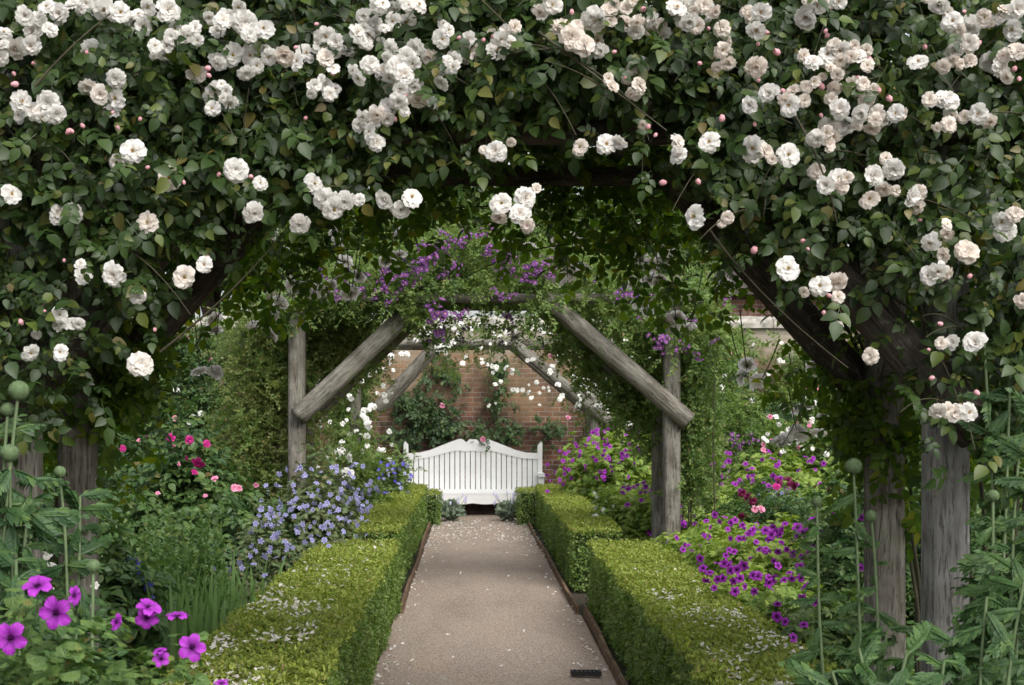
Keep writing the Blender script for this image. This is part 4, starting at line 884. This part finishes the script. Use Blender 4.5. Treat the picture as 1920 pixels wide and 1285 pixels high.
o=G.obj('fallen_petals',M['white']); tag(o,'white rose petals lying on top of the near box hedges','petals',None,'stuff')
# little iron drain grate
G=Geo(); gx,gy=.665,8.42
for i in range(7): G.box((gx-.085+i*.026,gy-.03,.03),(gx-.085+i*.026+.013,gy+.03,.052))
G.box((gx-.09,gy-.036,.028),(gx+.09,gy-.028,.054)); G.box((gx-.09,gy+.028,.028),(gx+.09,gy+.036,.054))
M['iron']=plain('iron',(.02,.02,.02),.6); o=G.obj('drain_grate',M['iron'],None,False,(gx,gy,0)); tag(o,'small black iron drain grate set in the gravel near the right edge','drain grate')

# ------------------------------------------------------------------ border plants
def cover(label,x0,x1,y0,y1,n,h0,h1,mat):
    G=Geo(); x=rng.uniform(x0,x1,n); y=y0+(y1-y0)*rng.random(n)**1.0; hh=h0+(h1-h0)*(.5+.5*np.sin(x*2.3+y*.9)*np.sin(y*1.7-x))
    z=hh*rng.uniform(.2,1,n)**.6*np.clip((np.abs(x)-1.0)/1.5,.35,1); P=np.stack([x,y,z],1); N=rng.normal(size=(n,3))*.5+[0,-.2,1]; T=rng.normal(size=(n,3))+[0,-.3,.3]
    for i,t in enumerate([SPRIG[0],SPRIG[1],PALM3]): G.inst(t,P[i::3],N[i::3],T[i::3],rng.uniform(.10,.2,len(P[i::3]))*(1 if i<2 else .35))
    o=G.obj('ground_cover',M[mat]); return tag(o,label,'ground cover',None,'stuff')
cover('low mixed green foliage filling the left flower bed',-6.5,-1.36,6,21.8,26000,.15,.55,'bed_leaf')
cover('low mixed green foliage filling the right flower bed',1.55,7,6,21.8,28000,.15,.5,'bed_leaf')
def clump(name,label,cat,px,Y,top,rx,ry,n,mat,tms=(PALM,),size=(.05,.09),grp=None,stems=30,zmin=0,inner=.5):
    c=at(px,CY,Y); h=EYE-(top-CY)*Y/F; t=thing(name,label,cat,(c[0],Y,0),grp)
    G=Geo(); dome(G,list(tms),(c[0],Y),rx,ry,h,n,size,zmin,inner); G.obj('foliage',M[mat],t)
    if stems:
        G=Geo()
        for i in range(stems):
            a=R.uniform(0,6.28); q=R.uniform(.2,.9); e=np.array([c[0]+rx*q*math.cos(a),Y+ry*q*math.sin(a),h*R.uniform(.7,1.02)*math.sqrt(max(.1,1-q*q*.6))])
            b=np.array([c[0]+rx*.3*q*math.cos(a),Y+ry*.3*q*math.sin(a),0]); G.tube(bez(b,(b+e)/2+[0,0,.1],e,6),.004,.002,3)
        G.obj('stem',M['stem'],t)
    t['_']=0; del t['_']
    return t,h
def fl(t,me,pts,Y,r,name='flower',dy=.15,tip=None,face=.5):
    for q in pts:
        rr=q[2] if len(q)>2 else R.uniform(r*.75,r*1.2); put([me] if not isinstance(me,list) else me,name,t,q[0],q[1],Y+R.uniform(-dy,dy),rr,face,tip)
def zpts(n,x0,x1,y0,y1,slope=0):
    o=[]
    for i in range(n): u=R.random(); o.append((x0+(x1-x0)*u,R.uniform(y0,y1)+slope*(u-.5)))
    return o
g1='magenta cranesbills in the right border'
# right border, far to near
t,h=clump('magenta_cranesbill','magenta cranesbill right beside the white bench','cranesbill',1100,18.0,815,.42,.5,1900,'ger_leaf',(PALM3,),(.05,.09),g1,0); fl(t,GER,zpts(26,1022,1110,845,925)+zpts(14,1060,1140,810,850),17.4,4.2,dy=.2)
t,h=clump('magenta_cranesbill','tall magenta cranesbill behind the far right hedge in front of the far arch post','cranesbill',1165,17.0,790,.48,.5,2600,'ger_leaf',(PALM3,),(.05,.09),g1,0); fl(t,GER,zpts(30,1105,1205,800,860)+zpts(16,1110,1210,860,900),16.4,4.6,dy=.2)
t,h=clump('magenta_cranesbill','lime leaved magenta cranesbill at the foot of the right middle post','cranesbill',1240,14.0,898,.72,.7,8500,'ger_leaf',(PALM3,),(.04,.075),g1,20); fl(t,GER,zpts(34,1170,1335,905,1010)+zpts(14,1160,1230,905,925)+zpts(10,1230,1320,905,940)+[(1240,985),(1308,990),(1270,1010),(1275,925),(1297,915)],13.3,6.0,dy=.2,tip=(0,-.5,.9))
t,h=clump('magenta_cranesbill','spreading magenta cranesbill spilling over the outer edge of the near right hedge','cranesbill',1365,11.0,965,.6,.85,9500,'ger_leaf',(PALM,PALM3),(.035,.07),g1,20)
fl(t,GER,zpts(5,1290,1340,1000,1040)+[(1308,1063,8),(1312,1046,7),(1348,1028,9),(1336,1058,7),(1375,1035,8),(1372,1017,8),(1282,982,7),(1283,980,6),(1297,1036,6),(1360,1000,6)]+zpts(30,1250,1430,960,1050,20),10.2,7,dy=.1)
t,h=clump('magenta_cranesbill','magenta cranesbill with the densest flowers in the middle of the right border','cranesbill',1465,9.6,965,.62,.75,9500,'ger_leaf',(PALM,PALM3),(.035,.065),g1,20)
fl(t,GER,[(1435,995,10),(1446,1003,11),(1455,998,9),(1463,1003,9),(1442,1012,9),(1495,990,12),(1505,1000,10),(1512,994,9),(1525,978,11),(1530,972,9),(1609,970,9),(1450,988,8),(1370,1010,6),(1475,1030,7),(1438,1036,6),(1525,1028,9),(1485,1015,7),(1320,1095,9),(1330,1075,8),(1345,1057,9),(1390,1055,9)]+zpts(48,1360,1590,975,1070)+zpts(10,1560,1625,960,1075),8.9,7.5,dy=.1)
t,h=clump('magenta_cranesbill','magenta cranesbill spreading low beside the near right hedge','cranesbill',1430,8.3,1060,.40,.7,7000,'ger_leaf',(PALM,PALM3),(.03,.06),g1,20)
fl(t,GER,[(1313,1048,9),(1318,1066,10),(1330,1074,9),(1325,1088,10),(1365,1060,8),(1370,1070,11),(1355,1085,9),(1387,1085,10),(1412,1079,10),(1442,1093,11),(1450,1088,9),(1470,1088,9),(1485,1085,9),(1510,1100,12),(1480,1075,8),(1375,1090,8),(1390,1060,7)]+zpts(18,1330,1520,1050,1120,30),7.7,9,dy=.1)
t,h=clump('magenta_cranesbill','dark leaved magenta cranesbill between the near right hedge and the grey post','cranesbill',1555,6.9,1100,.34,.45,5200,'bed_leaf',(PALM,PALM3),(.03,.06),g1,25)
fl(t,GER,[(1458,1132,9),(1457,1156,12),(1473,1166,9),(1507,1172,10),(1530,1130,10),(1487,1196,11),(1614,1065,9),(1615,970,9)],6.3,9,dy=.08)
t,h=clump('magenta_cranesbill','distant magenta cranesbill patch in the back of the right border','cranesbill',1470,15.5,845,1.2,.9,10500,'ger_leaf',(PALM3,),(.04,.08),g1,0)
fl(t,GER,zpts(38,1330,1470,845,925)+zpts(32,1440,1610,855,935),14.4,5.8,dy=.2)
t,h=clump('crimson_rose','low crimson rose bush with dark flowers in the middle of the right border','rose bush',1430,12.2,890,.55,.5,2600,'dark_bush',tuple(SPRIG),(.12,.18),None,10)
fl(t,CRI,[(1460,905,11),(1478,900,9),(1490,912,9),(1392,925,9),(1402,932,11),(1412,940,9),(1390,968,8),(1557,915,8),(1515,908,6),(1482,907,8)],11.5,9); fl(t,PSM,[(1415,955,8),(1427,955,9)],11.5,8); fl(t,CER,[(1456,912,8)],11.4,8)
t,h=clump('blue_flower','scattered pale blue border flowers beyond the crimson rose','border flower',1480,13.5,910,.6,.4,2000,'bed_leaf',(PALM3,),(.05,.09),None,10); fl(t,BGER,zpts(16,1395,1540,915,970),12.9,4.5)
t,h=clump('violet_rose','violet flowered shrub rose at the back of the right border','shrub',1390,17,730,.75,.6,3600,'mid_leaf',tuple(SPRIG),(.15,.24),None,10)
fl(t,RCL[:3],[(1365,820,14),(1385,838,11),(1340,760,8),(1352,775,8),(1410,825,10),(1300,795,8)],16.2,10,'flower_cluster')
t,h=clump('green_shrub','tall green shrub before the wall at the right of the middle arch','shrub',1430,18.5,735,.8,.6,3600,'wall_leaf',tuple(SPRIG),(.16,.26),None,8)
t,h=clump('pale_rose','pale pink and white shrub rose seen between the arches at the far right','rose bush',1540,16.5,790,.9,.7,4200,'mid_leaf',tuple(SPRIG),(.15,.24),None,8); fl(t,WSM+PSM,zpts(46,1430,1620,780,860),15.7,5.5)
t,h=clump('fennel_shrub','loose mid green shrub along the right edge beyond the grey posts','shrub',1850,9.0,700,.9,.8,6000,'bed_leaf',tuple(SPRIG),(.16,.26),None,20)
t,h=clump('dark_shrub','dark leafy shrub behind the right hand posts of the near arch','shrub',1690,8.4,840,.55,.6,4000,'dark_bush',tuple(SPRIG),(.14,.22),None,14)
t,h=clump('white_columbine','small cream flowers on thin stems above the far right hedge','border flower',1145,14.2,925,.26,.26,900,'ger_leaf',(PALM3,),(.03,.06),None,10); fl(t,WGER,zpts(16,1112,1165,920,985),13.9,4.2)
# lavender tufts at the bench
for px,lb in ((845,'small lavender tuft at the left foot of the bench'),(955,'small lavender tuft at the right foot of the bench')):
    c=at(px,CY,19.9); t=thing('lavender',lb,'lavender',(c[0],19.9,0),'lavender tufts before the bench'); G=Geo(); n=700
    d=rand_unit(n); d[:,2]=np.abs(d[:,2])+.5; P=np.tile([c[0],19.9,.05],(n,1))+d*rng.uniform(.02,.17,(n,1)); G.inst(TINY,P,rng.normal(size=(n,3)),d,rng.uniform(.05,.1,n)); G.obj('foliage',M['lav_leaf'],t)
    G=Geo(); 
    for i in range(14): a=R.uniform(0,6.28); e=np.array([c[0]+.22*math.cos(a),19.9+.2*math.sin(a),R.uniform(.28,.42)]); G.tube([(c[0],19.9,.05),e],.003,.003,3); G.add(*ball(tuple(e),.014,1,5,2.2))
    G.obj('flower_spike',[M['stem'],M['bv_pale']],t)
# left border
g2='blue cranesbills in the left border'
t,h=clump('blue_cranesbill','pale blue cranesbill before the left post of the middle arch','cranesbill',590,11.5,880,.44,.5,6000,'blue_leaf',(PALM3,),(.03,.055),g2,25); fl(t,BGER,zpts(98,490,690,872,1010,-10),10.8,5.4,dy=.15)
t,h=clump('blue_cranesbill','pale blue cranesbill flowering over the far left hedge','cranesbill',640,13.4,905,.24,.5,3000,'blue_leaf',(PALM3,),(.03,.055),g2,15); fl(t,BGER,zpts(44,640,712,895,985,-20),13.0,5.2,dy=.15)
t,h=clump('blue_cranesbill','looser blue cranesbill beside the near left hedge','cranesbill',500,9.8,965,.32,.5,3600,'blue_leaf',(PALM3,),(.03,.05),g2,20); fl(t,BGER,zpts(46,470,620,950,1045,-30)+zpts(14,470,530,940,1000),9.2,6.0,dy=.12); fl(t,BGER,zpts(9,400,500,1030,1090),8.6,6)
t,h=clump('blue_campanula','blue bellflowers at the left end of the bench','bellflower',738,17.8,860,.28,.3,1100,'bed_leaf',(PALM3,),(.05,.08),None,14); fl(t,[DBL,BGER],zpts(28,708,772,865,925),17.4,4.2)
t,h=clump('white_rose_bush','white shrub rose with one large bloom between the left arch posts','rose bush',655,15.8,840,.42,.4,2400,'mid_leaf',tuple(SPRIG),(.12,.2),None,8); fl(t,WSM,[(650,890,15),(640,845,9),(655,858,8),(628,850,7),(600,800,7),(690,800,8)],15.2,8)
t,h=clump('cerise_rose','dark leaved rose bush with cerise flowers in the left border','rose bush',345,11.2,815,.78,.65,4300,'dark_bush',tuple(COMP[:3]),(.13,.2),None,16)
fl(t,CER,[(372,868,14),(365,885,7),(355,825,9),(318,820,8),(323,822,7),(388,832,8),(350,860,6)],10.4,8); fl(t,PSM,[(402,898,8),(440,915,9),(448,916,8),(480,910,6),(296,925,5),(335,870,5),(385,930,6)],10.3,6)
t,h=clump('shrub_rose','broad dark green rose bush at the back of the left border','rose bush',240,13.5,800,.95,.8,4600,'dark_bush',tuple(SPRIG),(.16,.26),None,10); fl(t,PSM+CER,zpts(9,180,330,810,880),12.5,6)
t,h=clump('pink_phlox','clump with magenta and blue flowers behind the cerise rose','border flower',440,14.5,830,.6,.5,2600,'ger_leaf',(PALM3,),(.06,.1),None,8); fl(t,[GER,BGER],zpts(18,380,520,840,900),13.9,4)
t,h=clump('leafy_shrub','leafy mid green shrub below the left side of the near arch','shrub',60,7.6,900,.7,.6,3400,'dark_bush',tuple(COMP[:2]),(.13,.2),None,12)
# blue spikes, toadflax and iris in front
t=thing('blue_larkspur','deep blue larkspur among green stalks in the left border','larkspur',(-1.95,8.2,0)); G=Geo(); n=500
P=np.stack([rng.normal(-1.9,.25,n),rng.normal(8.2,.2,n),rng.uniform(.1,.6,n)],1); G.inst(FINE[0],P,rng.normal(size=(n,3)),rng.normal(size=(n,3))*.5+[0,0,1],rng.uniform(.1,.18,n)); G.obj('foliage',M['bed_leaf'],t)
fl(t,DBL,[(242,1050,8),(258,1055,9),(262,1062,9),(240,1090,7),(265,1082,10),(272,1090,10),(280,1098,9),(248,1130,7),(283,1122,8),(262,1075,8),(200,1030,8),(276,1103,8),(250,1065,6)],7.7,8)
t=thing('toadflax','tall thin green flower stalks standing in the left border','stalks',(-1.7,8.8,0)); 
for i in range(30):
    px=R.uniform(205,425); py=R.uniform(925,1060); Y=R.uniform(7.8,9); e=at(px,py,Y); b=np.array([e[0]+R.uniform(-.05,.05),Y,0]); G=Geo(); G.tube(bez(b,(b+e)/2+[R.uniform(-.04,.04),0,0],e,8),.005,.002,4)
    m=110; u=rng.random(m)**.7; P=b+(e-b)*u[:,None]; d=rng.normal(size=(m,3)); d[:,2]=.6; G.inst(TINY,P,rng.normal(size=(m,3)),d,rng.uniform(.04,.10,m)*(1.2-u*.7)); G.obj('stalk',M['iris_leaf'],t)
for k,(px,Y,n,top,lb) in enumerate([(385,8.0,26,1075,'upright sword leaved iris beside the near left hedge'),(335,7.6,22,1090,'iris clump left of the hedge with shorter leaves'),(440,8.8,20,1050,'slender iris clump next to the blue cranesbill'),(480,9.6,10,1055,'small iris fan leaning over the near left hedge')]):
    c=at(px,CY,Y); t=thing('iris',lb,'iris',(c[0],Y,0),'irises without flowers'); hz=EYE-(top-CY)*Y/F
    for i in range(n):
        G=Geo(); x=c[0]+R.gauss(0,.10); y=Y+R.gauss(0,.12); l=hz*R.uniform(.7,1.12); lean=R.gauss(0,.16); ly=R.gauss(0,.08); V=[];T=[]; wd=R.uniform(.014,.026); ya=R.uniform(-.6,.6)
        for j in range(9):
            u=j/8; ww=wd*(1-u**2.5)+.0005; cx_,cy_,z=x+lean*l*u*u,y+ly*l*u*u,l*u*(1-.15*abs(lean)*u)
            V+=[(cx_-ww*math.cos(ya),cy_-ww*math.sin(ya),z),(cx_,cy_-.003,z),(cx_+ww*math.cos(ya),cy_+ww*math.sin(ya),z)]
            if j: q=3*(j-1); T+=[(q,q+1,q+4),(q,q+4,q+3),(q+1,q+2,q+5),(q+1,q+5,q+4)]
        G.add(V,T); G.obj('leaf',M['iris_leaf'],t,True)
# grey-white blooms low at left
# ------------------------------------------------------------------ globe thistles
def head_mesh():
    G=Geo(); G.add(*ball((0,0,0),.80,0,14)); G.V[-1]=G.V[-1]; n=420; i=np.arange(n); z=1-2*(i+.5)/n; a=i*2.39996; d=np.stack([np.sqrt(1-z*z)*np.cos(a),np.sqrt(1-z*z)*np.sin(a),z],1)
    sp=T_([(-.05,0,0),(.05,0,0),(0,0,.05),(0,.30,0)],[(0,1,3),(1,2,3),(2,0,3)]); ref=np.cross(d,[.3,.5,.8]); G.inst(sp,d*.74,ref,d,np.full(n,1.0)); return G.mesh('flower_head',[M['thistle']],(0,0,0),True)
TH=head_mesh()
def thistle(label,Y,base,heads,nleaf,zr,L,mat='thistle_leaf',grp='globe thistles in the foreground'):
    b=at(base,CY,Y); b[2]=0; t=thing('globe_thistle',label,'globe thistle',b,grp)
    P=[];D=[];S=[]
    for (px,py,r) in heads:
        y=Y+R.uniform(-.05,.05); e=at(px,py,y); bb=b+np.array([R.uniform(-.06,.06),R.uniform(-.06,.06),0])
        pts=bez(bb,np.array([e[0]*.5+bb[0]*.5+R.uniform(-.09,.09),(y+Y)/2,e[2]*.5]),e,16); G=Geo(); pts=pts+np.stack([.012*np.sin(np.linspace(0,7,16)+Y*9),np.zeros(16),np.zeros(16)],1)*np.linspace(1,0,16)[:,None]; G.tube(pts,.008,.0045,7); G.obj('stem',M['stem_pale'],t,True)
        st=COL.objects[-1]
        if r:
            o=place(TH,'flower_head',t,e,(0,0,1),r*y/F); o.parent=st
        else:
            for q in range(7): P.append(e-[0,0,.02*q]); D.append((math.cos(q*2.4),math.sin(q*2.4)-.2,.5)); S.append(L*R.uniform(.35,.6))
        m=max(6,int(nleaf*2.2*(e[2])/1.4)); 
        for i in range(m):
            u=((i+.5)/m)**.8*.95; q=pts[int(u*15)]
            if q[2]<zr[0] or q[2]>zr[1]: continue
            a=i*2.4+R.uniform(-.5,.5); P.append(q); D.append((math.cos(a)*1.0,math.sin(a)*.8-.25,R.uniform(-.5,.6))); S.append(L*R.uniform(.65,1.1)*(1.15-.75*u))
    P=np.array(P);D=np.array(D);S=np.array(S); up=np.tile([0,-.75,.8],(len(P),1))+rng.normal(size=P.shape)*.42; G=Geo()
    for i,tl in enumerate(THL): G.inst(tl,P[i::3],up[i::3],D[i::3],S[i::3])
    G.obj('foliage',M[mat],t); return t
thistle('globe thistle at the left edge with the largest green ball heads',4.0,25,[(35,733,20),(15,768,14),(18,850,18),(60,900,0),(-40,800,0)],15,(.4,1.6),.24)
thistle('globe thistle left of the near post with one small half hidden ball head',4.3,110,[(112,885,12),(150,930,0),(60,960,0),(-10,960,0)],14,(.4,1.5),.25)
thistle('low globe thistle above the magenta flowers with two dark heads',3.9,150,[(175,1062,14),(125,1195,12),(30,1050,0)],10,(.3,1.2),.22)
thistle('globe thistle before the inner right post with three small heads',4.9,1610,[(1600,875,17),(1532,940,11),(1633,968,12),(1665,1180,0)],12,(.3,1.35),.19)
thistle('tall globe thistle before the outer right post with a single high head',4.5,1865,[(1842,592,14),(1895,700,0),(1915,800,0)],14,(.5,1.75),.21)
thistle('leafy globe thistle at the right edge with a small green head',4.2,1915,[(1862,930,12),(1930,850,0),(1950,760,0),(1900,1020,0)],14,(.3,1.6),.22)
thistle('dark leafy globe thistle without heads at the bottom right',3.9,1640,[(1610,1215,0),(1700,1225,0),(1560,1260,0),(1770,1240,0)],13,(.3,1.1),.25)
thistle('headless globe thistle crowding the bottom right corner',4.0,1850,[(1850,1120,0),(1800,1200,0),(1920,1090,0)],13,(.3,1.2),.24)
# foreground magenta flowers at the lower left
t,h=clump('magenta_cranesbill','nearest magenta cranesbill with large dark centred flowers at the lower left','cranesbill',70,3.3,1195,.36,.32,3200,'near_leaf',(PALM,),(.022,.048),None,20,.3)
for px,py,r,tip in [(70,1100,30,(.1,-.5,.8)),(105,1150,33,(0,-1,.15)),(138,1117,20,(1,-.35,.1)),(20,1197,33,(.1,-1,.1)),(217,1166,18,(1,-.3,-.2)),(278,1140,26,(.5,-.4,1)),(275,1158,24,(.2,-1,-.2)),(332,1157,24,(.1,-.15,1)),(360,1214,28,(.1,-1,.15)),(302,1236,17,(.2,-.8,.4)),(300,1222,14,(-.2,-.3,.8)),(415,1282,15,(0,-.4,.9))]:
    place(GER,'flower',t,at(px,py,3.05),Vector(tip).normalized(),r*3.05/F)
t,h=clump('magenta_cranesbill','leafy cranesbill without open flowers at the bottom beside the near left hedge','cranesbill',270,3.6,1262,.27,.3,2000,'near_leaf',(PALM,),(.022,.045),None,15,.3)
t,h=clump('white_foxglove','cream flowers half hidden behind the left globe thistles','border flower',95,5.5,1010,.25,.25,350,'bed_leaf',(PALM3,),(.05,.09),None,10); fl(t,WGER,[(88,1040,14),(95,1060,12),(75,1035,10),(90,1110,16),(178,1098,9),(172,1140,7)],5.1,10)
